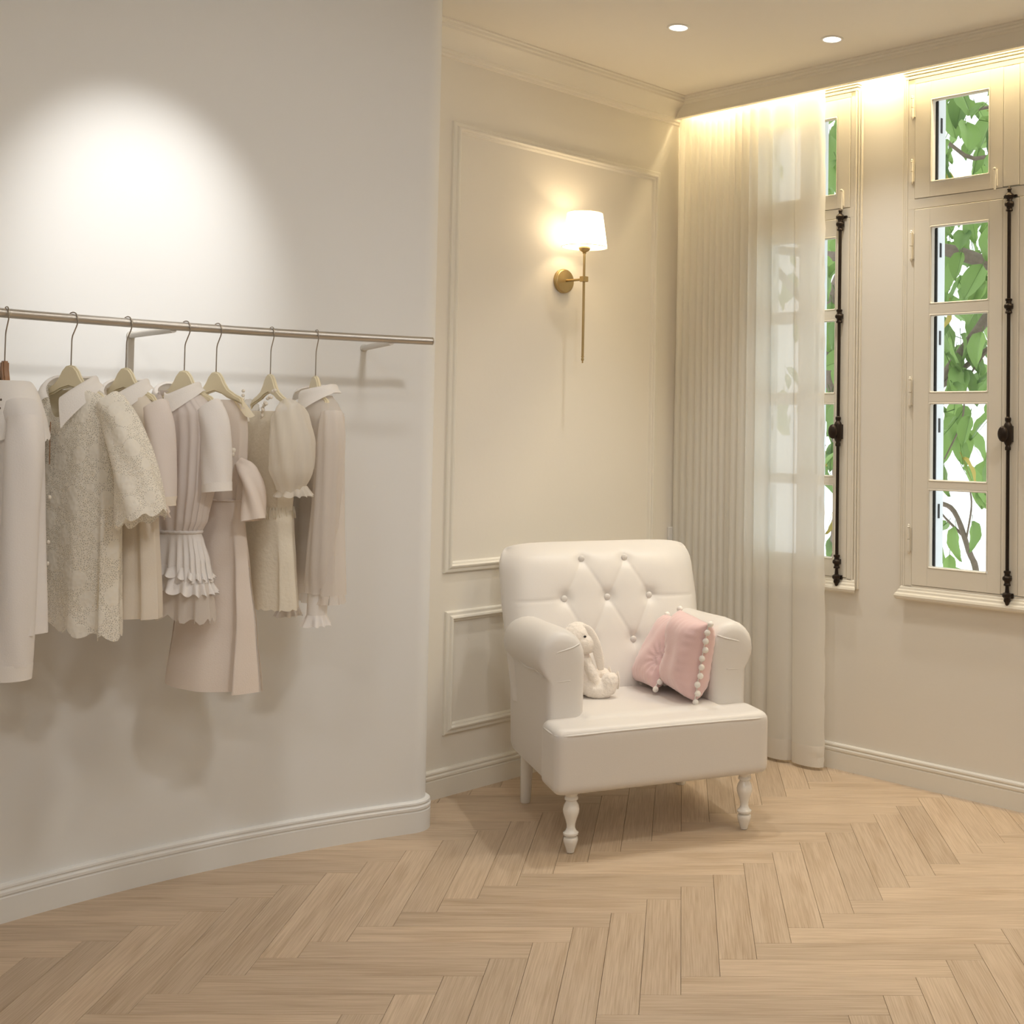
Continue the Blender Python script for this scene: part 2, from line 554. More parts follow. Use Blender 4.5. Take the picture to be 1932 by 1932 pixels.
M_LED = emis('warm_led_strip', (1.0, 0.86, 0.55), 4.0)
M_SHADE = shade_mat()

# ------------------------------------------------------------------ frames of the two straight walls and the curved wall
AZA, AZB = 0.8635672, -0.7034747
C0 = Vector((-0.1051, 5.5338, 0))
TA = Vector((math.cos(AZA), math.sin(AZA), 0)); NA = Vector((-math.sin(AZA), math.cos(AZA), 0))
TB = Vector((math.cos(AZB), math.sin(AZB), 0)); NB = Vector((-math.sin(AZB), math.cos(AZB), 0))


def frame(t, n, o):
    return Matrix(((t.x, n.x, 0, o.x), (t.y, n.y, 0, o.y), (0, 0, 1, o.z), (0, 0, 0, 1)))


FA, FB = frame(TA, NA, C0), frame(TB, NB, C0)
SA, SB = 0.050, 0.013           # wall surfaces in the local y of FA and FB


def PA(s, d=0.0): return C0 + TA * s - NA * d
def PB(s, d=0.0): return C0 + TB * s - NB * d


CORNER = C0 + NA * SA + NB * SB
CC, RW = Vector((0.3047, 1.6118)), 2.869      # curved wall: centre and radius of its plaster face
PHI_END = 117.3


def on_c(phi, r): return Vector((CC.x + r * math.cos(math.radians(phi)), CC.y + r * math.sin(math.radians(phi))))


# ------------------------------------------------------------------ floor of separate herringbone planks
fl = MB().add([(-2.9, -2.9, -0.013), (5.2, -2.9, -0.013), (5.2, 1.3, -0.013), (0.0, 5.95, -0.013), (-2.9, 4.4, -0.013),
               (-2.9, -2.9, -0.1), (5.2, -2.9, -0.1), (5.2, 1.3, -0.1), (0.0, 5.95, -0.1), (-2.9, 4.4, -0.1)],
              [(0, 1, 2, 3, 4), (9, 8, 7, 6, 5), (0, 5, 6, 1), (1, 6, 7, 2), (2, 7, 8, 3), (3, 8, 9, 4), (4, 9, 5, 0)])
floor = fl.build('floor', M_SUB)
tag(floor, 'pale oak herringbone plank floor of the fitting corner', None, None, 'structure')
W_, L_ = 0.1, 0.6
FAZ, FU, FV = 0.025353, 0.1183, 3.9097
bm = bmesh.new()
bmesh.ops.create_cube(bm, size=1.0)
for v in bm.verts:
    v.co = Vector((v.co.x * (L_ - 0.0009), v.co.y * (W_ - 0.0009), v.co.z * 0.012 - 0.006))
bmesh.ops.bevel(bm, geom=[e for e in bm.edges if all(v.co.z > -0.003 for v in e.verts)], offset=0.0007, segments=1, affect='EDGES')
plank_me = MB().bm(bm).mesh('plank', M_OAK)
CAMI = cam.matrix_world.inverted()


def px_of(p):
    q = CAMI @ Vector(p)
    if q.z > -0.1: return None
    f = 2265.96
    return (1345.59 + f * q.x / -q.z, 733.39 - f * q.y / -q.z)


def in_room(p, m=0.0):
    P3 = Vector((p[0], p[1], 0))
    if (P3 - C0).dot(NA) > SA + m: return False
    if (P3 - C0).dot(NB) > SB + m: return False
    d = Vector((p[0], p[1])) - CC
    ph = math.degrees(math.atan2(d.y, d.x)) % 360
    if 117 < ph < 200 and d.length > RW + m: return False
    return -2.5 < p[0] < 4.5 and -2.6 < p[1]


far_planks = MB()
cells = []
for k in range(-60, 60):
    for mz in range(-6, 7):
        cells.append((k + 0.5, k - 3 - 12 * mz, True))
        cells.append((k + 10 + 12 * mz, k + 0.5, False))
n_pl = 0
cells.sort(key=lambda c: abs(FU + W_ * c[0] - 0.0) + abs(FV + W_ * c[1] - 3.9))
for u, v, along in cells:
    if abs(u) > 60 or abs(v) > 60: continue
    cx = FU + W_ * (u * math.cos(FAZ) - v * math.sin(FAZ))
    cy = FV + W_ * (u * math.sin(FAZ) + v * math.cos(FAZ))
    if not in_room((cx, cy), 0.28): continue
    rz = FAZ + (PI / 2 if along else 0) + (PI if (int(u * 7 + v * 13) % 2) else 0)
    Mx = Matrix.Translation((cx, cy, 0)) @ Matrix.Rotation(rz, 4, 'Z')
    seen = False
    for ex in (-0.3, 0, 0.3):
        q = px_of(Mx @ Vector((ex, 0, 0)))
        if q and -420 < q[0] < 2420 and 1330 < q[1] < 2330: seen = True
    if seen and n_pl < 299:
        o = obj('plank', plank_me, floor, Mx)
        n_pl += 1
    else:
        far_planks.add([v_.co for v_ in plank_me.vertices], [list(p.vertices) for p in plank_me.polygons], Mx)
fp = far_planks.build('planks_beyond_view', M_OAK, floor)
fp['kind'] = 'stuff'

# ------------------------------------------------------------------ ceiling and walls
ce = MB().add([(-2.9, -2.9, HC), (5.2, -2.9, HC), (5.2, 1.25, HC), (0.0, 5.92, HC), (-2.9, 4.4, HC),
               (-2.9, -2.9, HC + .1), (5.2, -2.9, HC + .1), (5.2, 1.25, HC + .1), (0.0, 5.92, HC + .1), (-2.9, 4.4, HC + .1)],
              [(4, 3, 2, 1, 0), (5, 6, 7, 8, 9), (1, 6, 5, 0), (2, 7, 6, 1), (3, 8, 7, 2), (4, 9, 8, 3), (0, 5, 9, 4)])
tag(ce.build('ceiling', M_CEIL), 'flat cream painted ceiling with recessed lights', None, None, 'structure')

wa = MB().box((-2.9, SA, -0.05), (0.25, SA + 0.16, HC + 0.05)).build('wall_back', M_WALL, mw=FA)
tag(wa, 'cream panelled wall behind the armchair', None, None, 'structure')

path_c = [(-2.39, -2.6), (-2.391, 0.0)]
path_c += [tuple(on_c(ph, RW)) for ph in [200 - i * (200 - PHI_END) / 90 for i in range(91)]]
fc = on_c(PHI_END, RW + 0.057)
for i in range(1, 17):
    th = math.radians(PHI_END + 180 + 100 * i / 16)
    path_c.append((fc.x + 0.057 * math.cos(th), fc.y + 0.057 * math.sin(th)))
de = math.radians(PHI_END - 90 + 100)
path_c.append((path_c[-1][0] + 0.30 * math.cos(de), path_c[-1][1] + 0.30 * math.sin(de)))
wc = MB().sweep(path_c, [(0, -0.02), (0, HC + .02), (-0.05, HC + .02), (-0.05, -0.02)]).build('wall_left', M_WALLC, smooth=True, angle=30)
tag(wc, 'white curved wall with a rounded end behind the clothes rail', None, None, 'structure')

# window openings in wall B: (s0, s1)
WIN1 = (0.345, 0.895)
WIN2 = (1.150, 2.050)
H0, H1 = 0.770, 2.805
wb = MB()
xs = [-0.3, WIN1[0], WIN1[1], WIN2[0], WIN2[1], 6.0]
for i in range(5):
    hole = i in (1, 3)
    if hole:
        wb.box((xs[i], SB, -0.05), (xs[i + 1], SB + 0.15, H0))
        wb.box((xs[i], SB, H1), (xs[i + 1], SB + 0.15, HC + 0.05))
    else:
        wb.box((xs[i], SB, -0.05), (xs[i + 1], SB + 0.15, HC + 0.05))
tag(wb.build('wall_right', M_WALL, mw=FB, weld=True), 'cream window wall with two casement windows', None, None, 'structure')
wf = MB().box((-2.6, -2.75, -0.05), (4.7, -2.6, HC + 0.05)).box((4.47, -2.6, -0.05), (4.62, 1.75, HC + 0.05))
tag(wf.build('wall_front', M_WALLC), 'white walls of the shop behind the viewer', None, None, 'structure')

# ------------------------------------------------------------------ baseboards, cornice, soffit
def base_prof(t):
    return [(0, 0.0), (t, 0.0), (t, 0.068), (t - .003, 0.0705), (t - .003, 0.0735), (t + .001, 0.0765), (t + .001, 0.084), (t - .002, 0.0875),
            (t - .004, 0.089), (t - .004, 0.0925), (t - .001, 0.095), (t - .002, 0.1005), (t - .007, 0.1045), (0, 0.1055)]


tag(MB().sweep(path_c, base_prof(0.018)).build('baseboard_left', M_TRIMC, smooth=True, angle=25),
    'white moulded skirting along the curved wall', None, None, 'structure')
a0 = PA(-2.0, -SA)
tag(MB().sweep([a0, CORNER], base_prof(0.018)).build('baseboard_back', M_TRIM), 'cream moulded skirting behind the armchair', None, None, 'structure')
tag(MB().sweep([CORNER, PB(6.0, -SB)], base_prof(0.014)).build('baseboard_right', M_TRIM), 'cream moulded skirting below the windows', None, None, 'structure')

corn = [(0, HC), (0.105, HC), (0.105, HC - .006), (0.098, HC - .010), (0.096, HC - .018), (0.088, HC - .022), (0.086, HC - .030), (0.074, HC - .036),
        (0.060, HC - .048), (0.045, HC - .064), (0.034, HC - .080), (0.031, HC - .088), (0.024, HC - .090), (0.022, HC - .100), (0.014, HC - .104), (0.012, HC - .112), (0, HC - .114)]
o = MB().sweep([a0, PA(0.02, -SA)], corn).build('trim_1', M_TRIM, smooth=True, angle=20)
tag(o, 'stepped cream cornice above the panelled wall', None, None, 'structure')
fas = [(0.085, HC), (0.128, HC), (0.128, HC - .006), (0.122, HC - .009), (0.122, HC - .016), (0.116, HC - .020), (0.116, HC - .027), (0.110, HC - .030),
       (0.105, HC - .033), (0.105, 2.822), (0.108, 2.820), (0.108, 2.812), (0.085, 2.812)]
o = MB().sweep([PB(-0.02, 0), PB(6.0, 0)], fas).build('trim_2', M_TRIM)
tag(o, 'cream curtain pelmet board with cornice edge under the ceiling', None, None, 'structure')

# panel mouldings on wall A
def panel(name, s0, s1, h0, h1, label):
    # frame swept round a rectangle, mitred; profile (inward offset, proud)
    prof = [(0, 0), (0.002, 0.009), (0.006, 0.012), (0.016, 0.012), (0.021, 0.019), (0.027, 0.021), (0.031, 0.017), (0.033, 0.011), (0.038, 0.010), (0.041, 0.005), (0.044, 0)]
    mb = MB()
    k = len(prof)
    vs_ = []
    for sx, hx, dx, dh in ((s0, h0, 1, 1), (s1, h0, -1, 1), (s1, h1, -1, -1), (s0, h1, 1, -1)):
        for o_, p_ in prof:
            vs_.append((sx + dx * o_, SA - p_, hx + dh * o_))
    fs_ = []
    for c in range(4):
        c2 = (c + 1) % 4
        for j in range(k - 1):
            fs_.append((c * k + j, c * k + j + 1, c2 * k + j + 1, c2 * k + j))
    mb.add(vs_, fs_)
    tag(mb.build(name, M_TRIM, mw=FA), label, None, None, 'structure')


panel('trim_3', -1.335, -0.180, 0.834, 2.556, 'tall rectangular panel moulding around the wall lamp')
panel('trim_4', -1.322, -0.180, 0.226, 0.690, 'low rectangular panel moulding behind the armchair')

# ------------------------------------------------------------------ windows
PANES = [(0.860, 1.172), (1.200, 1.510), (1.546, 1.858), (1.896, 2.208)]
UP = (2.380, 2.714)


def ring(mb, x0, x1, z0, z1, w, r, y0, y1):
    """rounded-corner bead inside an opening: outer edge square, inner edge rounded, sloping back"""
    n = 5
    inner, outer = [], []
    for cx, cz, a0_ in ((x0 + w + r, z0 + w + r, 180), (x1 - w - r, z0 + w + r, 270), (x1 - w - r, z1 - w - r, 0), (x0 + w + r, z1 - w - r, 90)):
        for i in range(n + 1):
            a = math.radians(a0_ + 90 * i / n)
            inner.append((cx + r * math.cos(a), cz + r * math.sin(a)))
            ox = cx + (r + w) * math.copysign(min(1, abs(math.cos(a)) * 1.45), math.cos(a))
            oz = cz + (r + w) * math.copysign(min(1, abs(math.sin(a)) * 1.45), math.sin(a))
            outer.append((min(max(ox, x0), x1), min(max(oz, z0), z1)))
    m = len(inner)
    vs_ = [(x, y0, z) for x, z in outer] + [(x, y0 - 0.0015, z) for x, z in [((a[0] + b[0]) / 2, (a[1] + b[1]) / 2) for a, b in zip(inner, outer)]] + \
          [(x, y0 + 0.004, z) for x, z in inner] + [(x, y1, z) for x, z in inner]
    fs_ = []
    for l in range(3):
        for i in range(m):
            j = (i + 1) % m
            fs_.append((l * m + i, l * m + j, (l + 1) * m + j, (l + 1) * m + i))
    mb.add(vs_, fs_)


def sash(root, x0, x1, z0, z1, px0, px1, panes):
    """one leaf: stiles and rails, bead and pane for each light"""
    y0, y1 = -0.006, 0.034
    mb = MB()
    mb.bbox((x0, y0, z0), (px0, y1, z1), 0.0015, 1)
    mb.bbox((px1, y0, z0), (x1, y1, z1), 0.0015, 1)
    zs = [z0] + [z for p in panes for z in p] + [z1]
    for i in range(0, len(zs), 2):
        mb.bbox((px0 - .001, y0 + .0004, zs[i]), (px1 + .001, y1, zs[i + 1]), 0.0012, 1)
    s = mb.build('sash', M_WIN, root)
    gm = MB()
    for a, b in panes:
        ring(gm, px0, px1, a, b, 0.007, 0.006, y0, 0.020)
    gm.build('glazing_bead', M_WIN, s)
    for a, b in panes:
        MB().box((px0 + .004, 0.020, a + .004), (px1 - .004, 0.024, b - .004)).build('pane', M_GLASS, s)
    # outer storm frame seen through the glass
    em = MB()
    em.box((px0 - .05, 0.041, z0 + .02), (px0 + .0100, 0.096, z1 - .02))
    em.box((px1 - .004, 0.052, z0 + .02), (px1 + .05, 0.098, z1 - .02))
    em.build('outer_frame', M_EXT, s)
    gk = MB()
    gk.box((px0 - .01, 0.0345, panes[0][0]), (px0 + .0095, 0.0405, panes[-1][1]))
    for a, b in panes:
        gk.box((px0 + .006, 0.056, a + (b - a) * .62), (px0 + .0135, 0.066, a + (b - a) * .80))
    gk.build('gasket', M_DARKGAP, s)
    return s


def hinge(root, s, h0, h1):
    mb = MB()
    r = 0.0065
    hm = (h0 + h1) / 2
    y = -0.012
    mb.cyl((s, y, h0 + .012), (s, y, hm - .0012), r, n=12)
    mb.cyl((s, y, hm + .0012), (s, y, h1 - .014), r, n=12)
    mb.lathe([(0.001, 0), (0.0045, .003), (.0065, .006), (.004, .009), (.0048, .012), (.001, .017)], 12, Matrix.Translation((s, y, h1 - .016)))
    mb.lathe([(0.001, 0), (0.004, .004), (.0062, .010), (.0062, .013)], 12, Matrix.Translation((s, y, h0)))
    mb.box((s - .010, -0.008, h0 + .012), (s + .010, -0.004, h1 - .014))
    mb.build('hinge', M_WIN, root, smooth=True, angle=40)


def cremone(root, s, z_top, z_bot, kn_side=-1):
    y = -0.020
    rod = MB().cyl((s, y, z_bot + .05), (s, y, z_top - .03), 0.0068, n=12)
    b = rod.build('bolt_rod', M_IRON, root, smooth=True, angle=40)
    collar = [(.0068, 0), (.013, .002), (.013, .007), (.010, .011), (.011, .018), (.0165, .022), (.018, .028), (.0165, .034), (.011, .038), (.010, .046), (.013, .05), (.013, .056), (.0068, .058)]
    for z in (1.840, 2.225, 0.825):
        MB().lathe(collar, 16, Matrix.Translation((s, y, z))).box((s - .012, -.016, z + .02), (s + .012, -.004, z + .038)).build('bolt_guide', M_IRON, root, smooth=True, angle=40)
    # end keepers
    top = [(.0068, 0), (.009, .006), (.016, .012), (.019, .018), (.015, .024), (.007, .030), (.0065, .038), (.009, .042), (.004, .050), (.001, .054)]
    MB().lathe(top, 16, Matrix.Translation((s, y, z_top - .045))).box((s - .026, -.014, z_top - .032), (s + .026, -.004, z_top - .024)).build('bolt_keeper', M_IRON, root, smooth=True, angle=40)
    bot = [(.001, 0), (.006, .006), (.009, .014), (.013, .020), (.012, .030), (.018, .036), (.018, .046), (.008, .052), (.0068, .07)]
    MB().lathe(bot, 16, Matrix.Translation((s, y, z_bot - .012))).box((s - .02, -.014, z_bot + .02), (s + .02, -.004, z_bot + .036)).build('bolt_keeper', M_IRON, root, smooth=True, angle=40)
    # handle housing with an oval knob
    hb = MB().lathe([(.0068, 0), (.011, .003), (.011, .012), (.0085, .018), (.013, .026), (.016, .034), (.017, .09), (.014, .098), (.009, .106), (.0115, .113), (.0115, .122), (.0068, .126)], 16, Matrix.Translation((s, y, 1.328)))
    hb.box((s - .016, -.018, 1.36), (s + .016, -.004, 1.42))
    h = hb.build('bolt_handle', M_IRON, root, smooth=True, angle=40)
    Mk = Matrix.Translation((s + kn_side * 0.006, y - .03, 1.390))
    kb = MB().cyl((s, y - .005, 1.390), (s + kn_side * .004, y - .03, 1.390), .007)
    kb.ell((0, 0, 0), (.020, .014, .030), Mk @ Matrix.Rotation(0.2, 4, 'Z'))
    kb.build('bolt_knob', M_IRON, h, smooth=True)


def window(name, s0, s1, leaves, bolt_s, hinge_s, label, latch=None):
    root = empty(name, mw=FB)
    tag(root, label, None, None, 'structure')
    fr = MB()
    for a, b in ((s0, leaves[0][0] - .001), (leaves[-1][1] + .001, s1)):
        fr.bbox((a, -0.004, H0), (b, 0.10, H1), .0015, 1)
    fr.bbox((s0, -0.004, 2.786), (s1, 0.10, H1), .0015, 1)
    fr.bbox((s0, -0.0045, 2.281), (s1, 0.10, 2.321), .0015, 1)
    fr.bbox((s0, -0.004, H0), (s1, 0.10, 0.788), .0015, 1)
    fr.build('frame', M_WIN, root)
    ca = MB()
    for sg, e in ((-1, s0), (1, s1)):
        for w0, w1, p in ((0, .009, .014), (.011, .020, .010), (.022, .030, .006)):
            x0, x1 = sorted((e + sg * w0, e + sg * w1))
            ca.bbox((x0, SB - p - .004, 0.745), (x1, SB + .002, H1 + .012), .002, 2)
    for w0, w1, p in ((.002, .014, .020), (.016, .024, .026), (.026, .036, .032)):
        ca.bbox((s0 - .012 - w0 * .4, SB - p, H1 + w0), (s1 + .012 + w0 * .4, SB + .002, H1 + w1), .002, 2)
    ca.build('casing', M_WIN, root)
    # sill: ogee moulding with mitred ends
    prof = [(0.000, 0.785), (0.014, 0.783), (0.020, 0.778), (0.022, 0.770), (0.028, 0.766), (0.030, 0.758), (0.037, 0.753), (0.040, 0.745), (0.038, 0.736), (0.030, 0.730), (0.0, 0.727)]
    k = len(prof)
    vs_ = []
    for e, sg in ((s0, -1), (s1, 1)):
        for p_, z_ in prof:
            vs_.append((e + sg * (0.004 + p_ * 0.8), SB - p_, z_))
    sm = MB().add(vs_, [(j, (j + 1) % k, k + (j + 1) % k, k + j) for j in range(k)] + [tuple(range(k)), tuple(range(2 * k - 1, k - 1, -1))])
    sm.build('window_sill', M_WIN, root)
    for x0, x1, p0, p1 in leaves:
        sash(root, x0, x1, 0.790, 2.279, p0, p1, PANES)
        sash(root, x0, x1, 2.323, 2.784, p0, p1, [UP])
    cremone(root, bolt_s, 2.312, 0.762)
    for hs in hinge_s:
        for h0, h1 in ((2.640, 2.738), (2.380, 2.482), (2.070, 2.196), (1.487, 1.612), (0.911, 1.028)):
            hinge(root, hs, h0, h1)
    for ls in latch or ():
        lm = MB().cyl((ls, -0.014, 2.315), (ls, -0.014, 2.400), .0038, n=10).bbox((ls - .007, -.014, 2.330), (ls + .007, -.005, 2.395), .001, 1)
        lm.ell((ls, -.018, 2.396), (.006, .006, .005)).cyl((ls + .003, -.014, 2.318), (ls + .003, -.014, 2.332), .002)
        lm.build('latch', M_WIN, root, smooth=True, angle=40)
    return root


window('window_1', WIN1[0], WIN1[1], [(0.366, 0.646, 0.420, 0.622), (0.648, 0.872, 0.682, 0.808)], 0.836, (), 'narrow cream casement window half hidden behind the sheer curtain', latch=(0.838,))
window('window_2', WIN2[0], WIN2[1], [(1.183, 1.566, 1.253, 1.510), (1.634, 2.017, 1.690, 1.947)], 1.600, (1.172, 2.028), 'cream paned casement window with dark bolt beside the picture edge', latch=(1.537,))
# cover strip of the meeting stiles
w2 = bpy.data.objects['window_2']
MB().bbox((1.567, -0.0065, 0.792), (1.633, 0.034, 2.278), .003, 2).bbox((1.567, -0.0065, 2.325), (1.633, 0.034, 2.783), .003, 2).build('meeting_strip', M_WIN, w2)

# ------------------------------------------------------------------ wall socket
sk = empty('wall_socket', mw=FA @ Matrix.Translation((-0.046, SA, 0.900)))
tag(sk, 'white two-gang wall socket beside the curtain', 'socket')
MB().bbox((-.043, -.010, -.043), (.043, 0, .043), .003, 3).build('socket_plate', M_PLASTIC, sk)
for z in (-.020, .020):
    for x in (-.0065, .0065):
        MB().box((x - .0016, -.0104, z - .003), (x + .0016, -.0095, z + .003)).build('socket_slot', M_HOLE, sk)

# ------------------------------------------------------------------ downlights, added fill lights, cove light
def downlight(i, x, y, ax, ay, az, w, cone, blend, colr):
    if i < 2:
        lab = ['round white recessed ceiling light nearer the panelled wall', 'round white recessed ceiling light nearer the windows'][i]
    else:
        lab = 'unseen round white ceiling light for wall wash and added fill'
    k = 1.0 if i < 3 else 4.0          # added unseen fill lights are enlarged to soften their shadows
    root = empty('downlight', (x, y, HC))
    root.scale = (k, k, 1)
    tag(root, lab, 'ceiling light', 'recessed ceiling lights' if i >= 2 else None)
    MB().lathe([(0.034, -.001), (0.035, -.004), (0.041, -.0035), (0.044, -.001), (0.044, 0.0)], 32, cap=False).build('trim_ring', M_PLASTIC, root, smooth=True)
    MB().lathe([(0.0345, -0.0012), (0.0345, -0.0002)], 32).build('diffuser', M_LAMP, root)
    ld = bpy.data.lights.new('downlight_beam', 'SPOT')
    ld.energy = w
    ld.color = colr
    ld.spot_size = math.radians(cone)
    ld.spot_blend = blend
    ld.shadow_soft_size = 0.034 * k
    lo = bpy.data.objects.new('downlight_beam', ld)
    COL.objects.link(lo)
    lo.location = (x, y, HC - 0.012)
    lo.rotation_euler = (Vector((ax, ay, az)) - Vector((x, y, HC - 0.012))).to_track_quat('-Z', 'Y').to_euler()


for i, d in enumerate(DOWNLIGHTS):
    downlight(i, *d)

led = MB().box((0.03, -0.040, HC - .008), (4.0, -0.028, HC - .001)).build('led_strip', M_LED, mw=FB)
tag(led, 'warm light strip hidden in the cove above the windows', 'strip light')
ad_ = bpy.data.lights.new('led_strip_glow', 'AREA')
ad_.shape = 'RECTANGLE'; ad_.size = 3.9; ad_.size_y = 0.02; ad_.energy = COVE_W; ad_.color = (1.0, 0.80, 0.47); ad_.spread = math.radians(170)
ao = bpy.data.objects.new('led_strip_glow', ad_)
COL.objects.link(ao)
ao.matrix_world = FB @ Matrix.Translation((2.0, -0.034, HC - 0.010))

# ------------------------------------------------------------------ sheer curtain
FOLDS = [-0.045, -0.010, 0.030, 0.075, 0.115, 0.150, 0.185, 0.220, 0.258, 0.296, 0.336, 0.378, 0.425, 0.500, 0.622, 0.772]


def curtain_pts():
    out = []
    nf = len(FOLDS) - 1
    for i in range(nf):
        a, b = FOLDS[i], FOLDS[i + 1]
        w = b - a
        for k in range(12):
            t = k / 12
            om = 0.06 if i < 9 else 0.10
            out.append((a + w * (t - om * math.sin(2 * PI * t) * (1 if i % 2 == 0 else 0.7)), math.sin(PI * t) ** 0.85, i, t))
    out.append((FOLDS[-1], 0.0, nf - 1, 1.0))
    return out


CP = curtain_pts()
ncp = len(CP) - 1


def curtain_at(iu, h, dd=0.0):
    s, q, i, t = CP[iu]
    low = 1 - (h - 0.012) / 2.84
    amp = (0.016 if i < 9 else 0.030) + 0.008 * low
    wob = 0.010 * low * noise.noise(Vector((s * 9, h * 0.8, 3.1)))
    wr = 0.0
    if i == len(FOLDS) - 2 and t > 0.55:          # puckers beside the free edge
        wr = 0.004 * (t - 0.55) / 0.45 * math.sin(h * 95 + 6 * noise.noise(Vector((h * 5, t * 3, 0))))
    ss = s + 0.030 * low * (s / 0.77) ** 3 + wob
    return (ss, -(0.047 + amp * q + wr + dd), h)


cur = MB().grid(lambda u, v: curtain_at(min(ncp, int(round(u * ncp))), lerp(0.014, 2.852, v)), ncp, 60)
co = cur.build('curtain', M_CURT, smooth=True, mw=FB, fix=False)
tag(co, 'floor-length sheer white curtain drawn over the corner window', 'curtain')
hm_ = MB().grid(lambda u, v: curtain_at(min(ncp, int(round(u * ncp))), lerp(0.013, 0.098, v), 0.0022), ncp, 6)
hm_.build('hem', M_HEM, co, smooth=True, fix=False)

# ------------------------------------------------------------------ brass wall lamp
sc_ = empty('wall_lamp', mw=FA @ Matrix.Translation((-0.757, SA, 2.000)))
tag(sc_, 'brass wall lamp with long rod and lit white shade', 'wall lamp')
RX = Matrix.Rotation(PI / 2, 4, 'X')
YO = -0.130                     # rod stands this far off the plaster
MB().lathe([(0.001, 0), (0.050, 0), (0.0505, .003), (0.0505, .010), (0.048, .0125), (0.0478, .0185), (0.045, .021), (0.030, .0225), (0.010, .026), (0.001, .026)], 40, RX, cap=False).build('back_plate', M_BRASS, sc_, smooth=True, angle=35)
MB().cyl((0, -.022, 0), (0, YO + .01, 0), .0052, n=14).build('arm', M_BRASS, sc_, smooth=True, angle=40)
MB().bbox((-.013, YO - .013, -.011), (.013, YO + .013, .011), .0015, 2).build('clamp_block', M_BRASS, sc_)
MB().cyl((0, YO, -.318), (0, YO, .112), .0052, n=14).build('rod', M_BRASS, sc_, smooth=True, angle=40)
MB().lathe([(.001, 0), (.003, .001), (.0035, .004), (.002, .007), (.0045, .010), (.0062, .015), (.005, .020), (.0035, .022), (.006, .025), (.006, .028)], 16, Matrix.Translation((0, YO, -.345))).build('finial', M_BRASS, sc_, smooth=True)
MB().lathe([(.006, 0), (.009, .003), (.007, .006), (.014, .010), (.022, .016), (.0245, .023), (.0235, .027), (.016, .029)], 24, Matrix.Translation((0, YO, .104))).build('socket_cup', M_BRASS, sc_, smooth=True, angle=40)
MB().lathe([(.016, 0), (.016, .035), (.012, .038)], 20, Matrix.Translation((0, YO, .132))).build('lamp_holder', M_PLASTIC, sc_, smooth=True, angle=40)
sh = MB().lathe([(0.0935, .130), (0.0725, .272)], 48, Matrix.Translation((0, YO, 0)), cap=False).build('lamp_shade', M_SHADE, sc_, smooth=True, fix=False)
M_BIND = cloth('shade_binding', (0.83, 0.76, 0.66), 0.3)
for r, z in ((0.0938, .131), (0.0728, .271)):
    MB().tube([(r * math.cos(2 * PI * k / 40), YO + r * math.sin(2 * PI * k / 40), z) for k in range(40)], .0016, 6, closed=True).build('shade_rim', M_BIND, sh, smooth=True)
MB().ell((0, YO, .195), (.020, .020, .026)).build('bulb', emis('bulb_glow', (1.0, 0.82, 0.55), 12.0), sc_, smooth=True)
pl = bpy.data.lights.new('wall_lamp_bulb', 'POINT')
pl.energy = SCONCE_W; pl.color = (1.0, 0.74, 0.42); pl.shadow_soft_size = 0.03
po = bpy.data.objects.new('wall_lamp_bulb', pl)
COL.objects.link(po)
po.location = FA @ Vector((-0.757, SA + YO, 2.205))

# ------------------------------------------------------------------ tufted armchair
CH_YAW = math.radians(24.0)
CH_O = Vector((-0.2747, 4.3728, 0))
CHM = Matrix.Translation(CH_O) @ Matrix.Rotation(CH_YAW, 4, 'Z')
chair = empty('armchair', mw=CHM)
tag(chair, 'ivory button-tufted armchair with rolled arms and white turned legs', 'armchair')

st = MB()
st.bbox((-.387, -.338, .196), (.387, -.150, .412), .028, 5)
st.bbox((-.262, -.240, .225), (.262, .310, .424), .030, 4)
seat = st.build('seat', M_FAUX, chair, smooth=True)
mod(seat, 'REMESH', mode='VOXEL', voxel_size=0.0085, use_smooth_shade=True)
mod(seat, 'SMOOTH', factor=0.5, iterations=4)
pp = MB()
pth = smooth_path([(-.3835, -.19, .388), (-.3825, -.285, .390), (-.360, -.3315, .391), (-.2, -.3345, .393), (0, -.3345, .394), (.2, -.3345, .393), (.360, -.3315, .391), (.3825, -.285, .390), (.3835, -.19, .388)], 6)
pp.tube(pth, .0036, 8)
pp.build('piping', M_FAUX, seat, smooth=True)

BTN = [(-.088, .885), (.088, .885), (-.172, .742), (0.0, .742), (.172, .742), (-.088, .585), (.088, .585)]
SEG = [((-.088, .885), (-.172, .742)), ((-.088, .885), (0, .742)), ((.088, .885), (0, .742)), ((.088, .885), (.172, .742)),
       ((-.172, .742), (-.088, .585)), ((0, .742), (-.088, .585)), ((0, .742), (.088, .585)), ((.172, .742), (.088, .585)),
       ((-.172, .742), (-.40, .735)), ((.172, .742), (.40, .735)), ((-.088, .585), (-.088, .40)), ((.088, .585), (.088, .40)),
       ((-.088, .885), (-.092, .96)), ((.088, .885), (.092, .96))]


def seg_d(p, a, b):
    ax, ay = a; bx, by = b
    dx, dy = bx - ax, by - ay
    t = max(0, min(1, ((p[0] - ax) * dx + (p[1] - ay) * dy) / (dx * dx + dy * dy)))
    return math.hypot(p[0] - ax - t * dx, p[1] - ay - t * dy)


def back_xy(a, b):
    hw = lerp(.368, .384, min(1, b * 1.6)) * (1 - 0.055 * max(0, (b - .84) / .16) ** 2.6)
    u = a * hw
    w = .385 + b * .548
    w -= 0.016 * abs(a) ** 7 * max(0, (b - .5) / .5) ** 2
    return u, w


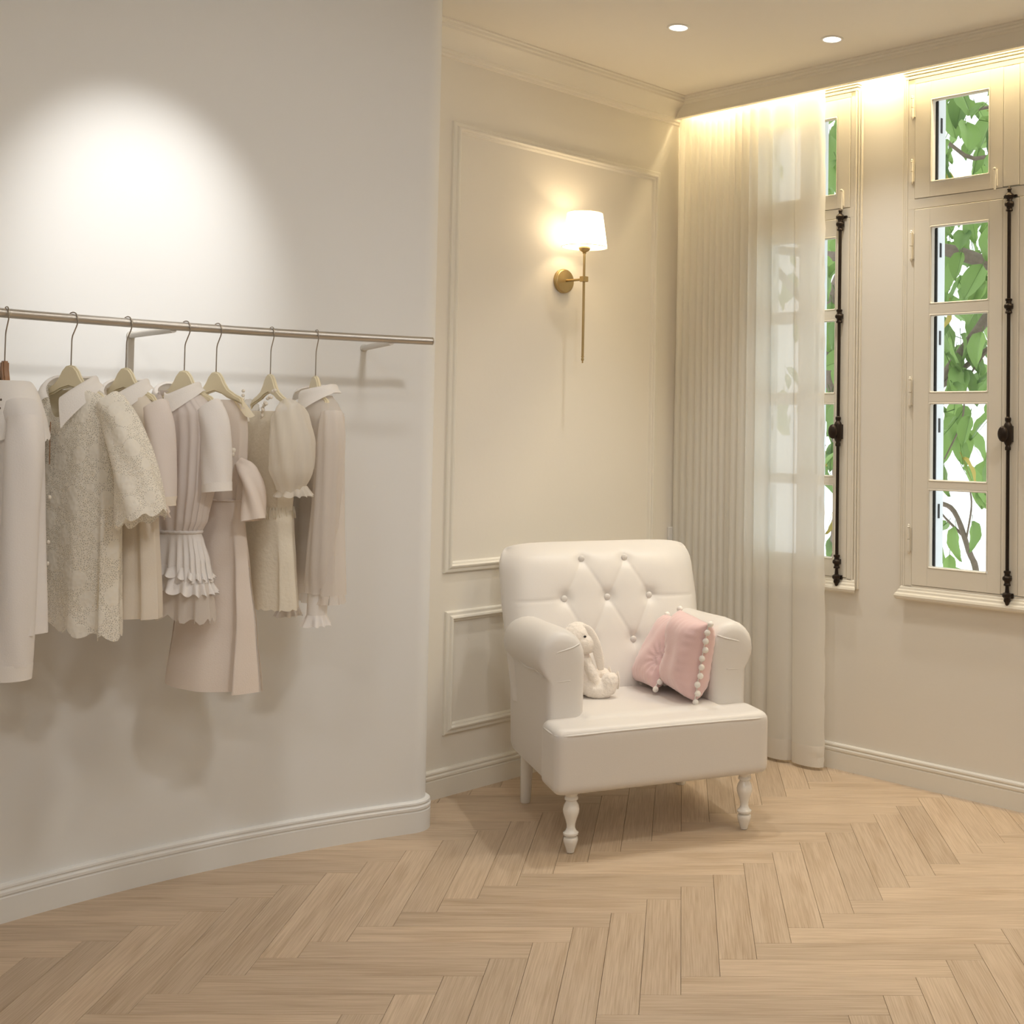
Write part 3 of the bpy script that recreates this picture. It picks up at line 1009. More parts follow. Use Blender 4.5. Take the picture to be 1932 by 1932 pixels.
def back_front(a, b):
    u, w = back_xy(a, b)
    v = .172 + .205 * b
    v -= .026 * (1 - a ** 6) * (1 - abs(2 * b - 1) ** 8)
    v += .034 * abs(a) ** 11 + .034 * max(0, b) ** 18
    dep = 0.0
    for bu, bw in BTN:
        r2 = (u - bu) ** 2 + (w - bw) ** 2
        dep = max(dep, .017 * math.exp(-r2 / .026 ** 2)) + .0055 * math.exp(-r2 / .065 ** 2)
    cr = 0.0
    for s_, e_ in SEG:
        d = seg_d((u, w), s_, e_)
        cr = max(cr, .0030 * math.exp(-(d / .0055) ** 2) + .0022 * math.exp(-(d / .028) ** 2))
    ed = max(0.0, 1 - abs(a) ** 10) * max(0.0, 1 - b ** 14)
    return (u, v + (dep + cr) * ed, w)


def back_rear(a, b):
    u, w = back_xy(a, b)
    v = .172 + .205 * b + lerp(.135, .125, b) - .030 * abs(a) ** 9 - .030 * max(0, b) ** 14
    return (u, v, w)


NU, NV = 132, 96
bk = MB()
bk.grid(lambda s_, t_: back_front(2 * s_ - 1, t_), NU, NV)
bk.grid(lambda s_, t_: back_rear(2 * s_ - 1, t_), NU, NV)
LOOP = [(-1, j / NV) for j in range(NV)] + [(2 * i / NU - 1, 1) for i in range(NU)] + [(1, 1 - j / NV) for j in range(NV + 1)]
nl = len(LOOP) - 1


def side_fn(s_, t_):
    k = int(round(s_ * nl))
    a, b = LOOP[k]
    p = Vector(back_front(a, b)).lerp(Vector(back_rear(a, b)), t_)
    wx = max(0.0, min(1.0, (abs(a) - .90) / .10))
    wz = max(0.0, min(1.0, (b - .86) / .14))
    o = Vector((math.copysign(wx, a), 0, wz))
    if o.length > 0: o.normalize()
    return tuple(p + o * (.014 * math.sin(PI * t_)))


bk.grid(side_fn, nl, 8)
back = bk.build('backrest', M_FAUX, chair, smooth=True, fix=True, weld=True)
bm = bmesh.new()
bm.from_mesh(back.data)
rimv = [v for v in bm.verts if v.co.z > .900 or abs(v.co.x) > .355]
for _ in range(8):
    bmesh.ops.smooth_vert(bm, verts=rimv, factor=0.5, use_axis_x=True, use_axis_y=True, use_axis_z=True)
bm.to_mesh(back.data)
bm.free()
for bu, bw in BTN:
    # find surface depth at the button
    b = (bw - .385) / .548
    a = bu / .384
    v = back_front(a, b)[1]
    MB().ell((0, 0, 0), (.0128, .0070, .0128), Matrix.Translation((bu, v - .0065, bw)), 16, 10).build('button', M_FAUX, back, smooth=True)


def arm(sg):
    pr = [(.236, .20), (.236, .40), (.234, .56), (.234, .612)]
    for k in range(1, 16):
        th = math.radians(180 - 225 * k / 15)
        pr.append((.318 + .084 * math.cos(th), .612 + .086 * math.sin(th)))
    pr += [(.372, .535), (.370, .40), (.366, .225), (.360, .200)]
    mb = MB()
    n = len(pr)
    cu = sum(p[0] for p in pr) / n
    vs_, rings = [], []
    # rounded front, long straight run, back end
    for v, k in ((-.1745, .40), (-.1735, .62), (-.170, .80), (-.163, .91), (-.152, .97), (-.132, 1.0), (-.05, 1.0), (.10, 1.0), (.24, 1.0), (.30, .995), (.315, .96)):
        ring_ = []
        for x, z in pr:
            zz = z
            if z > .45:
                zz = z - .010 * max(0, (v + .16) / .47) + .008 * math.exp(-((v + .02) / .12) ** 2) * (z - .45) / .25
            kx = cu + (x - cu) * k
            kz = .45 + (zz - .45) * (1 - (1 - k) * .62)
            ring_.append((sg * kx, v, kz))
        rings.append(ring_)
    for r in rings: vs_ += r
    fs_ = []
    m = len(rings)
    for i in range(m - 1):
        for j in range(n):
            j2 = (j + 1) % n
            fs_.append((i * n + j, i * n + j2, (i + 1) * n + j2, (i + 1) * n + j))
    fs_.append(tuple(range(n)))
    fs_.append(tuple((m - 1) * n + j for j in range(n)))
    mb.add(vs_, fs_)
    a_ = mb.build('arm', M_FAUX, chair, smooth=True, angle=70)
    # welt below the roll and the two pleats on the front
    we = MB()
    we.tube(smooth_path([(sg * .3765, -.150, .548), (sg * .379, -.05, .556), (sg * .379, .06, .545), (sg * .378, .18, .553), (sg * .376, .30, .545)], 6), .004, 8)
    we.build('welt', M_FAUX, a_, smooth=True)
    MB().tube(smooth_path([(sg * .392, -.140, .598), (sg * .375, -.1625, .615), (sg * .335, -.1720, .632), (sg * .285, -.1715, .645), (sg * .258, -.163, .655)], 6), .0030, 6).build('pleat', M_FAUX, a_, smooth=True)
    MB().tube(smooth_path([(sg * .366, -.1640, .532), (sg * .335, -.1722, .533), (sg * .290, -.1728, .536)], 6), .0030, 6).build('pleat', M_FAUX, a_, smooth=True)
    return a_


arm(-1); arm(1)
# outside back panel between the arms, down to the frame
MB().bbox((-.366, .215, .205), (.366, .325, .47), .02, 4).build('outside_back', M_FAUX, chair, smooth=True, angle=50)
leg_prof = [(.006, 0), (.0125, .002), (.0150, .012), (.0225, .034), (.0245, .044), (.0230, .050), (.0160, .053), (.0165, .056), (.0250, .060), (.0255, .066), (.0180, .072),
            (.0140, .082), (.0150, .095), (.0200, .112), (.0262, .130), (.0275, .142), (.0240, .156), (.0180, .166), (.0172, .170), (.0225, .174), (.0225, .180), (.0200, .184), (.0255, .200), (.0260, .215)]
lm_ = MB().lathe(leg_prof, 28).mesh('leg', M_LEG, True, 50)
for sg in (-1, 1):
    obj('leg', lm_, chair, Matrix.Translation((sg * .315, -.285, 0)))
rl = MB().lathe([(.0175, 0), (.019, .002), (.024, .16), (.027, .24)], 20).mesh('leg', M_LEG, True, 50)
for sg in (-1, 1):
    o = obj('leg', rl, chair, Matrix.Translation((sg * .312, .285, 0)) @ Matrix.Rotation(-sg * .02, 4, 'Y'))

# ------------------------------------------------------------------ cushions on the seat
pom_me = MB().ell((0, 0, 0), (.0112, .0112, .0112), None, 12, 8).mesh('pompom', M_POM, True)
for v in pom_me.vertices:
    v.co *= 1 + .10 * noise.noise(v.co * 300)


def cushion(label, M, w, h, T, gather, seed):
    root = MB()
    N_ = 44

    def surf(sgn):
        def fn(s_, t_):
            a, b = 2 * s_ - 1, 2 * t_ - 1
            x = a * w / 2 * (1 - .030 * (1 - b * b)) 
            z = b * h / 2 * (1 - .030 * (1 - a * a))
            y = T / 2 * (max(0, (1 - a ** 4) * (1 - b ** 4))) ** .52
            p = noise.noise(Vector((a * 1.6 + seed, b * 1.6, sgn)))
            y *= 1 + .10 * p
            # stress folds running in from the seams
            ed = max(abs(a), abs(b))
            y += .0060 * math.sin(b * 30 + seed + 3 * p) * max(0, abs(a) - .55) * (1 - a ** 8)
            y += .0050 * math.sin(a * 26 + seed * 2) * max(0, abs(b) - .6) * (1 - b ** 8)
            if gather and sgn < 0:
                g = math.exp(-((a - gather[0]) / .38) ** 2 - ((b - gather[1]) / .45) ** 2)
                ang = math.atan2(b - gather[1], a - gather[0])
                y -= g * (.020 + .0055 * math.sin(ang * 13 + seed))
            return (x, sgn * y, z)
        return fn
    root.grid(surf(-1), N_, N_)
    root.grid(surf(1), N_, N_)
    o = root.build('cushion', M_PINK, smooth=True, mw=M, weld=True)
    tag(o, label, 'cushion', 'pink velvet cushions on the armchair')
    n = 10
    for sgx in (-1, 1):
        for k in range(n):
            b = -1 + 2 * k / (n - 1)
            x = sgx * w / 2 * (1 - .030 * (1 - b * b)) + sgx * .0075
            pm = obj('pompom', pom_me, o, Matrix.Translation((x, .004 * math.sin(k * 2.3), b * h / 2)) @ Matrix.Rotation(k * 1.3, 4, 'X'))
    for sgx in (-1, 1):
        MB().tube([(sgx * w / 2 * (1 - .030 * (1 - b * b)), 0, b * h / 2) for b in [-1 + k / 10 for k in range(21)]], .0022, 6).build('trim_tape', M_POM, o, smooth=True)
    return o


def basis(c, x, z):
    x = Vector(x).normalized(); z = Vector(z)
    z = (z - z.dot(x) * x).normalized()
    y = z.cross(x)
    return CHM @ Matrix(((x.x, y.x, z.x, c[0]), (x.y, y.y, z.y, c[1]), (x.z, y.z, z.z, c[2]), (0, 0, 0, 1)))


cushion('pink velvet cushion with pompom edge leaning on the right arm', basis((.178, -.075, .577), (.06, -1, -.08), (.14, .02, .98)), .235, .278, .150, (-.80, -.1), 1.3)
cushion('pink velvet cushion half hidden against the chair back', basis((.147, .100, .562), (.06, -1, .02), (.50, .08, .87)), .190, .275, .115, (.80, -.25), 4.1)

# ------------------------------------------------------------------ plush rabbit on the seat
rb = MB()
rb.ell((-.155, .085, .480), (.048, .048, .058))
rb.ell((-.172, .088, .545), (.040, .040, .048))
rb.ell((-.188, .082, .636), (.052, .050, .054))
rb.ell((-.166, .060, .614), (.040, .038, .037))
rb.ell((-.150, .055, .602), (.026, .026, .024))
for dy in (-.045, .045):
    rb.tube(smooth_path([(-.160, .085 + dy * .6, .462), (-.140, .075 + dy, .452), (-.112, .065 + dy, .450), (-.090, .060 + dy, .455)], 4), [.030] * 13, 12)
    rb.tube(smooth_path([(-.098, .060 + dy, .444), (-.085, .058 + dy, .475), (-.078, .058 + dy, .512)], 4), [.026, .029, .031, .032, .032, .032, .030, .026, .014], 12)
rb.tube(smooth_path([(-.160, .050, .560), (-.148, .030, .520), (-.132, .022, .480), (-.122, .024, .452)], 4), [.017, .017, .017, .018, .018, .018, .018, .018, .018, .018, .018, .018, .016], 12)
rb.tube(smooth_path([(-.165, .125, .555), (-.145, .135, .515), (-.125, .130, .470)], 4), .017, 12)
rabbit = rb.build('plush_rabbit', M_PLUSH, smooth=True, mw=CHM)
tag(rabbit, 'cream plush rabbit with long drooping ears sitting on the armchair', 'soft toy')
mod(rabbit, 'REMESH', mode='VOXEL', voxel_size=0.0045, use_smooth_shade=True)
mod(rabbit, 'SMOOTH', factor=0.5, iterations=5)
tx = bpy.data.textures.new('fur_clumps', 'CLOUDS'); tx.noise_scale = 0.012
mod(rabbit, 'DISPLACE', texture=tx, strength=0.006, mid_level=0.5, texture_coords='LOCAL')
for pts in ([(-.178, .066, .672), (-.155, .050, .660), (-.134, .036, .615), (-.120, .028, .560), (-.114, .026, .520)],
            [(-.200, .125, .672), (-.182, .142, .650), (-.160, .145, .595), (-.150, .140, .540)]):
    P = smooth_path(pts, 5)
    n = len(P)
    er = MB().tube(P, [(.008 + .008 * math.sin(PI * (0.12 + .83 * i / (n - 1))) ** .8, (.008 + .011 * math.sin(PI * (0.1 + .8 * i / (n - 1)))) * .9) for i in range(n)], 14, sq=(.55, 1.15), ref=(0, 1, 0.2))
    e_ = er.build('ear', M_PLUSH, rabbit, smooth=True)
    mod(e_, 'SUBSURF', levels=1, render_levels=1)
MB().ell((-.1735, .0345, .643), (.0054, .0042, .0042)).build('eye', M_EYE, rabbit, smooth=True)
MB().ell((-.1455, .095, .640), (.0042, .0042, .0042)).build('eye', M_EYE, rabbit, smooth=True)
MB().ell((-.1255, .050, .609), (.004, .005, .003)).build('nose', M_PINK, rabbit, smooth=True)
for dy in (-.045, .045):
    MB().ell((-.0545, .058 + dy, .484), (.0040, .022, .033)).build('foot_sole', M_PLUSH, rabbit, smooth=True)

# ------------------------------------------------------------------ clothes rail on the curved wall
RAIL_R, RAIL_Z = 2.5514, 1.663


def rail_pt(phi, dz=0.0, r=RAIL_R):
    p = on_c(phi, r)
    return Vector((p.x, p.y, RAIL_Z + dz))


rail = empty('clothes_rail', rail_pt(132))
tag(rail, 'curved brushed steel clothes rail bracketed off the white curved wall', 'clothes rail')
o0 = Vector(rail.location)
MB().tube([rail_pt(118.35 + i * (157 - 118.35) / 60) - o0 for i in range(61)], .0125, 20, ref=(0, 0, 1)).build('rail_tube', M_STEEL, rail, smooth=True, angle=40)
MB().tube([rail_pt(118.33) - o0, rail_pt(118.25) - o0], [.0128, .0112], 20).build('end_cap', M_STEEL, rail, smooth=True, angle=40)
for ph, bar in ((121.29, False), (135.90, True), (150.5, True)):
    b0 = rail_pt(ph, -.012, RW - .001) - o0
    b1 = rail_pt(ph, -.010) - o0
    MB().tube([b0, b1], .0095, 16).build('bracket_arm', M_BRACKET, rail, smooth=True, angle=40)
    d = (b1 - b0).normalized()
    MB().tube([b0, b0 + d * .006], .0125, 24).build('wall_rose', M_BRACKET, rail, smooth=True, angle=40)
    if bar:
        Mw = Matrix.Translation(b0) @ Matrix.Rotation(math.radians(ph + 90), 4, 'Z')
        MB().bbox((-.0095, .0005, -.34), (.0095, .0065, .004), .001, 1, Mw).build('wall_bar', M_BRACKET, rail)

# ------------------------------------------------------------------ hangers and garments
PHIS = [145.67, 141.96, 138.74, 135.15, 133.13, 129.58, 126.53]
YAW = [-5, 23, 22, 26, 24, 8, 3]
YOF = [0.01, 0, 0, -0.022, 0.020, 0.0, 0.008]
SXG = [0.84, 0.80, 0.72, 0.74, 0.76, 0.95, 0.95]


def gar_M(i):
    return Matrix.Translation(rail_pt(PHIS[i])) @ Matrix.Rotation(math.radians(PHIS[i] - 180 + YAW[i]), 4, 'Z')


hook_path = smooth_path([(0, 0, -.128), (0, 0, -.075), (.001, 0, -.050), (.009, 0, -.031), (.0165, 0, -.013), (.0158, 0, .005), (.008, 0, .0148), (-.003, 0, .0158), (-.0125, 0, .009), (-.0152, 0, -.002)], 5)
hook_me = MB().tube(hook_path, .0017, 8).mesh('hook', M_WIRE, True)


def hanger_body(mat, kind, half):
    k = half / .19
    if kind == 'cream':
        up = [(0, -.124), (.014, -.127), (.026, -.140), (.036, -.158), (.050, -.175), (.075, -.189), (.10, -.199), (half, -.214)]
        lo = [(half, -.228), (.10, -.217), (.075, -.209), (.046, -.199), (.026, -.188), (0, -.181)]
        th = .0065
    else:
        up = [(0, -.122), (.0085, -.122), (.010, -.145), (.018, -.168), (.035, -.186), (.06, -.198), (.072, -.203), (half, -.209)]
        lo = [(half, -.226), (.072, -.222), (.06, -.217), (.030, -.205), (.010, -.182), (0, -.168)]
        th = .0085
    pts = up + lo
    pts = pts + [(-x, z) for x, z in reversed(pts) if x > 0]
    # de-duplicate the axis points
    n = len(pts)
    bm_ = bmesh.new()
    f = bm_.faces.new([bm_.verts.new((x, -th, z)) for x, z in pts])
    r = bmesh.ops.extrude_face_region(bm_, geom=[f])
    bmesh.ops.translate(bm_, verts=[g for g in r['geom'] if isinstance(g, bmesh.types.BMVert)], vec=(0, 2 * th, 0))
    bmesh.ops.recalc_face_normals(bm_, faces=bm_.faces[:])
    bmesh.ops.bevel(bm_, geom=[e for e in bm_.edges if abs(e.verts[0].co.y - e.verts[1].co.y) < 1e-6], offset=.004, segments=3, affect='EDGES')
    bmesh.ops.triangulate(bm_, faces=[f_ for f_ in bm_.faces if len(f_.verts) > 4])
    return MB().bm(bm_).mesh('hanger_body', mat, True, 50)


hb_cream = hanger_body(M_CREAM, 'cream', .112)
hb_small = hanger_body(M_CREAM, 'cream', .104)
hb_wood = hanger_body(M_HWOOD, 'wood', .084)
HANG_LAB = ['brown wooden hanger holding the ivory blouse by the picture edge', 'cream hanger holding the lace blouse', 'cream hanger holding the peach collared dress',
            'cream hanger holding the white ruffled blouse', 'cream hanger holding the long blush dress', 'cream hanger holding the pearl-necked dress', 'cream hanger holding the sheer blouse at the rail end']
for i in range(7):
    h = empty('clothes_hanger', mw=gar_M(i))
    tag(h, HANG_LAB[i], 'hanger', 'hangers on the clothes rail')
    obj('hook', hook_me, h)
    obj('hanger_body', hb_wood if i == 0 else (hb_small if i in (4, 6) else hb_cream), h)


def spow(c, e): return math.copysign(abs(c) ** e, c)


def torso(tab, n=84, nz=46, fold=0, famp=0.0, ph=0.0, p=2.5, scallop=0.0, nsc=14, sag=0.0, start=0.0, vneck=0.0):
    """shell from the neck down: tab rows (depth below the rail, centre x, half width, half depth)"""
    mb = MB()
    z0, z1 = tab[0][0], tab[-1][0]

    def fn(s_, t_):
        th = 2 * PI * s_
        dz = lerp(z0, z1, t_)
        cx, a, b = interp(tab, dz)
        c, s = math.cos(th), math.sin(th)
        x = cx + a * spow(c, 2 / p)
        y = b * spow(s, 2 / p)
        g = max(0, (t_ - start) / (1 - start))
        wv = math.sin(fold * th + ph + 1.6 * math.sin(th * 2 + ph)) if fold else 0
        y += famp * g * wv * (1 if abs(s) > .05 else .3)
        x += famp * .5 * g * wv * c
        z = -dz
        if scallop and t_ > .93: z -= scallop * abs(math.sin(nsc * th * .5)) * (t_ - .93) / .07
        z -= sag * max(0, c) * t_
        if vneck and s < 0: z -= vneck * (-s) ** 6 * max(0, 1 - t_ * 4.5)
        return (x, y, z)
    mb.grid(fn, n, nz, closed_u=True)
    return mb


def collar(a, b, z, tip, w_back, gap=0.20, rise=.014, flat=.6, pointed=True, scal=0, dip=0.0):
    """turned-down collar round the neck, open at the front (-y)"""
    mb = MB()

    def fn(s_, t_):
        th = -PI / 2 + gap + (2 * PI - 2 * gap) * s_
        e = abs(2 * s_ - 1)
        front = max(0, (e - .45) / .55)
        wd = lerp(w_back, tip, front ** 1.2)
        if not pointed: wd *= math.sqrt(max(0.02, 1 - max(0, (e - .86) / .14) ** 2))
        if scal: wd *= 1 + .06 * math.sin(s_ * scal)
        st = math.sin(min(1, t_ * 3) * PI / 2)
        r = t_ * wd
        x = (a + .006 * st + r * (.85 - .35 * front)) * math.cos(th)
        y = (b + .010 * st + r * flat * (.8 - .45 * front)) * math.sin(th) - .012 * front
        zz = z + rise * (1 - front) + .010 * math.sin(min(1, t_ * 2.2) * PI) - r * lerp(.55, .92, front)
        zz -= dip * front ** 1.5 * (1 - .35 * t_)
        if pointed: x += math.copysign(.018 * front ** 3 * t_, math.cos(th))
        return (x, y, zz)
    mb.grid(fn, 60, 10)
    return mb


def ruffle(tab_z, cx, a, b, h, flare, waves, amp, n=220, p=2.5, tilt=0.0):
    mb = MB()

    def fn(s_, t_):
        th = 2 * PI * s_
        c, s = math.cos(th), math.sin(th)
        w = math.sin(waves * th + 1.3 * math.sin(3 * th)) * amp * t_
        x = cx + (a + flare * t_ + w) * spow(c, 2 / p)
        y = (b + flare * t_ + w) * spow(s, 2 / p)
        return (x, y, -tab_z - h * t_ - tilt * c + .35 * amp * t_ * math.cos(waves * th * 1.0 + 1.3 * math.sin(3 * th)))
    mb.grid(fn, n, 7, closed_u=True)
    return mb


def tube_sleeve(pts, rad, fold=7, famp=.06, n=40, sq=(1, .75), ph=0.0, k=6):
    P = smooth_path(pts, k)
    m = len(P)
    R = [interp([(j / (len(rad) - 1), r) for j, r in enumerate(rad)], i / (m - 1))[0] for i in range(m)]
    return MB().tube(P, R, n, caps=False, sq=sq, ref=(1, 0, 0), fold=fold, famp=famp, fph=ph)


def garment(name, i, label, cat):
    g = empty(name, mw=gar_M(i) @ Matrix.Translation((0, YOF[i], 0)) @ Matrix.Diagonal((SXG[i], 1, 1, 1)))
    tag(g, label, cat, 'clothes hanging on the rail')
    return g


def put(mb, name, mat, g, sub=0):
    o = mb.build(name, mat, g, smooth=True, fix=False)
    if sub: mod(o, 'SUBSURF', levels=sub, render_levels=sub)
    return o


# 1 ivory long-sleeved blouse on the wooden hanger, cut by the picture edge
g = garment('blouse', 0, 'ivory long-sleeved blouse with scalloped cape collar on the wooden hanger', 'blouse')
bd = put(torso([(.200, 0, .075, .040), (.225, 0, .145, .048), (.255, 0, .175, .055), (.33, 0, .165, .065), (.50, 0, .17, .070), (.80, 0, .19, .075)], fold=9, famp=.010, ph=.5), 'body', C_WHITE, g)
put(tube_sleeve([(.150, -.005, -.265), (.168, -.010, -.36), (.166, -.015, -.55), (.160, -.018, -.75), (.155, -.020, -.870)], [.040, .047, .046, .047, .050], fold=4, famp=.05, sq=(.95, .95)), 'sleeve', C_WHITE, g)
put(tube_sleeve([(-.155, 0, -.265), (-.165, 0, -.36), (-.16, -.01, -.6), (-.155, -.01, -.86)], [.040, .045, .045, .048], fold=4, famp=.05), 'sleeve', C_WHITE, g)
put(tube_sleeve([(.155, -.020, -.866), (.154, -.021, -.905)], [.051, .050], fold=0, famp=0, sq=(.95, .95)), 'cuff', C_COLLAR, g)


def cape(s_, t_):
    th = 2 * PI * s_
    r = lerp(.062, .178, t_)
    zz = -.172 - .120 * t_ ** 1.7 - .030 * t_ * t_ * max(0, math.cos(th))
    if t_ > .9: zz -= .007 * abs(math.sin(th * 11))
    return (r * 1.0 * math.cos(th), lerp(.045, .088, t_) * math.sin(th), zz)


put(MB().grid(cape, 110, 14, closed_u=True), 'cape_collar', C_COLLAR, g)
for k, (x, y, z) in enumerate(((.118, -.052, -.222), (.131, -.058, -.243), (.128, -.067, -.268))):
    MB().ell((x, y, z), (.0032, .0025, .0032)).build('snap', M_SNAP, g, smooth=True)

# 2 cream lace blouse
g = garment('lace_blouse', 1, 'cream lace short-sleeved blouse with white pointed collar', 'blouse')
put(torso([(.178, 0, .070, .040), (.200, 0, .125, .050), (.235, 0, .185, .058), (.30, 0, .200, .060), (.50, 0, .205, .062), (.70, 0, .212, .064), (.790, 0, .216, .066)], fold=7, famp=.013, ph=1.1, scallop=.022, nsc=16, sag=.030, vneck=.085), 'body', C_LACE, g)
put(torso([(.19, 0, .075, .034), (.235, 0, .172, .048), (.30, 0, .188, .050), (.50, 0, .193, .052), (.735, 0, .200, .054)], fold=7, famp=.010, ph=1.1, sag=.02, vneck=.085), 'lining', C_LINING, g)


def wide_sleeve(sg):
    P = smooth_path([(sg * .165, -.005, -.225), (sg * .215, -.010, -.275), (sg * .262, -.012, -.36), (sg * .290, -.012, -.44), (sg * .312, -.012, -.515)], 6)
    m = len(P)
    R = [(lerp(.050, .088, i / (m - 1)), lerp(.050, .080, i / (m - 1))) for i in range(m)]
    mb = MB().tube(P, R, 44, caps=False, ref=(1, 0, 0.3), fold=5, famp=.07, sq=(.85, .8))
    for q in range(44):
        mb.v[-44 + q].z -= .016 * abs(math.sin(q * PI / 5.5))
    return mb


put(wide_sleeve(1), 'sleeve', C_LACE, g)
put(tube_sleeve([(-.155, 0, -.235), (-.180, -.004, -.29), (-.190, -.006, -.38), (-.192, -.008, -.50)], [.046, .054, .060, .066], fold=5, famp=.07), 'sleeve', C_LACE, g)
put(collar(.070, .044, -.170, .105, .040, gap=.34, dip=.040, flat=.5), 'collar', C_COLLAR, g)
pk = MB().tube([(.004, -.066, -.275), (.008, -.070, -.31), (.012, -.072, -.35), (.014, -.073, -.385)], .0014, 6)
pk.build('placket', M_HWOOD, g, smooth=True)
for zz in (.470, .585, .640): MB().ell((.020, -.074, -zz), (.006, .004, .006)).build('button', M_PEARL, g, smooth=True)

# 3 peach collared dress, mostly covered by its neighbours
g = garment('collared_dress', 2, 'peach short-sleeved dress with white collar between two blouses', 'dress')
put(torso([(.180, 0, .066, .038), (.205, 0, .120, .046), (.240, 0, .170, .054), (.32, 0, .175, .046), (.50, 0, .160, .044), (.78, 0, .195, .046), (.800, 0, .195, .046)], fold=8, famp=.009, ph=2.0, vneck=.06), 'body', C_IVORY, g)
for sg in (-1, 1):
    put(tube_sleeve([(sg * .150, 0, -.230), (sg * .178, -.004, -.29), (sg * .186, -.006, -.38), (sg * .190, -.008, -.475)], [.046, .052, .054, .058], fold=4, famp=.05), 'sleeve', C_PLEAT if sg > 0 else C_IVORY, g)
    put(tube_sleeve([(sg * .190, -.008, -.472), (sg * .1905, -.008, -.497)], [.0595, .0595], fold=4, famp=.05), 'cuff', C_IVORY, g)
put(collar(.068, .042, -.172, .095, .040, gap=.34, pointed=False, dip=.03, flat=.5), 'collar', C_COLLAR, g)
rbn = MB().grid(lambda s_, t_: (.235 + .03 * s_, -.030 + .01 * math.sin(s_ * 6) + .012 * t_, -.480 - .025 * s_ - .022 * t_), 8, 3)
rbn.grid(lambda s_, t_: (.225 + .038 * s_, -.034 + .008 * math.sin(s_ * 5), -.500 - .012 * s_ - .020 * t_), 8, 3)
rbn.build('ribbon', C_BLUSH, g, smooth=True, fix=False)

# 4 white pleated blouse with a ruffled peplum
g = garment('ruffled_blouse', 3, 'white pleated blouse with rounded collar and ruffled peplum hem', 'blouse')
put(torso([(.182, 0, .066, .038), (.208, 0, .120, .047), (.245, 0, .172, .056), (.32, 0, .176, .052), (.45, 0, .168, .050), (.545, 0, .140, .042), (.575, 0, .118, .034)], fold=22, famp=.004, ph=.4, n=150, start=-.4, vneck=.03), 'body', C_PLEAT, g)
put(MB().tube([(.119 * spow(math.cos(2 * PI * k / 60), .8), .035 * spow(math.sin(2 * PI * k / 60), .8), -.577 + .003 * math.sin(k * 3.2)) for k in range(60)], .005, 8, closed=True), 'waist_gather', C_WHITE, g)
put(torso([(.578, 0, .116, .034), (.60, 0, .128, .038), (.66, 0, .152, .046), (.715, 0, .168, .048)], fold=24, famp=.007, ph=1.4, n=170, nz=14), 'peplum', C_WHITE, g)
put(ruffle(.690, 0, .160, .046, .045, .020, 19, .013, tilt=.016), 'ruffle', C_WHITE, g)
put(ruffle(.664, 0, .152, .044, .028, .016, 23, .010, tilt=.016), 'ruffle', C_WHITE, g)
put(torso([(.66, 0, .150, .040), (.74, 0, .176, .044), (.80, 0, .185, .048)], fold=10, famp=.010, ph=2.4, nz=14, scallop=.020, nsc=22, sag=.01), 'underskirt', C_SHEER, g)
for sg in (-1, 1):
    put(tube_sleeve([(sg * .152, 0, -.232), (sg * .182, -.004, -.28), (sg * .196, -.006, -.36), (sg * .204, -.008, -.440)], [.048, .053, .052, .052], fold=4, famp=.05), 'sleeve', C_WHITE, g)
    put(tube_sleeve([(sg * .204, -.008, -.437), (sg * .2055, -.008, -.462)], [.0535, .0535], fold=0), 'cuff', C_COLLAR, g)
put(collar(.068, .042, -.176, .085, .036, gap=.20, pointed=False, dip=.022, flat=.5), 'collar', C_COLLAR, g)
for zz in (.325, .342): MB().ell((.006, -.075, -zz), (.0035, .003, .006)).build('button', M_SNAP, g, smooth=True)

# 5 long blush dress
g = garment('long_dress', 4, 'long blush satin dress with flutter sleeves and plain skirt', 'dress')
put(torso([(.205, 0, .085, .030), (.235, 0, .118, .040), (.30, 0, .128, .036), (.40, 0, .126, .036), (.495, 0, .118, .034)], fold=6, famp=.006, ph=.2, nz=24), 'bodice', C_PEACH, g)
put(torso([(.492, 0, .119, .035), (.52, 0, .124, .036), (.70, 0, .160, .040), (.84, 0, .190, .052), (1.020, 0, .215, .085)], fold=5, famp=.022, ph=.9, sag=.012), 'skirt', C_BLUSH, g)
put(MB().tube([(.1195 * spow(math.cos(2 * PI * k / 50), .8), .0355 * spow(math.sin(2 * PI * k / 50), .8), -.494) for k in range(50)], .0035, 8, closed=True), 'waist_seam', C_BLUSH, g)
for sg in (-1, 1):
    put(MB().grid(lambda s_, t_: (sg * lerp(.070, .155, t_ * .9), lerp(-.020, .020, s_), -.192 - .058 * t_ - .006 * math.sin(s_ * PI)), 6, 10), 'strap', C_LINING, g)
    put(tube_sleeve([(sg * .118, -.010, -.385), (sg * .165, -.016, -.415), (sg * .200, -.020, -.470), (sg * .214, -.022, -.545)], [.018, .034, .042, .046], fold=3, famp=.20, sq=(.8, .8), ph=.8), 'flutter_sleeve', C_BLUSH, g)
bw = MB()
for k in range(7): bw.ell((.100 + .012 * math.cos(k * 2.1), -.034 + .004 * (k % 2), -.350 - .010 * math.sin(k * 1.7) - .003 * k), (.008, .006, .008), None, 10, 6)
put(bw, 'beaded_trim', M_PEARL, g)

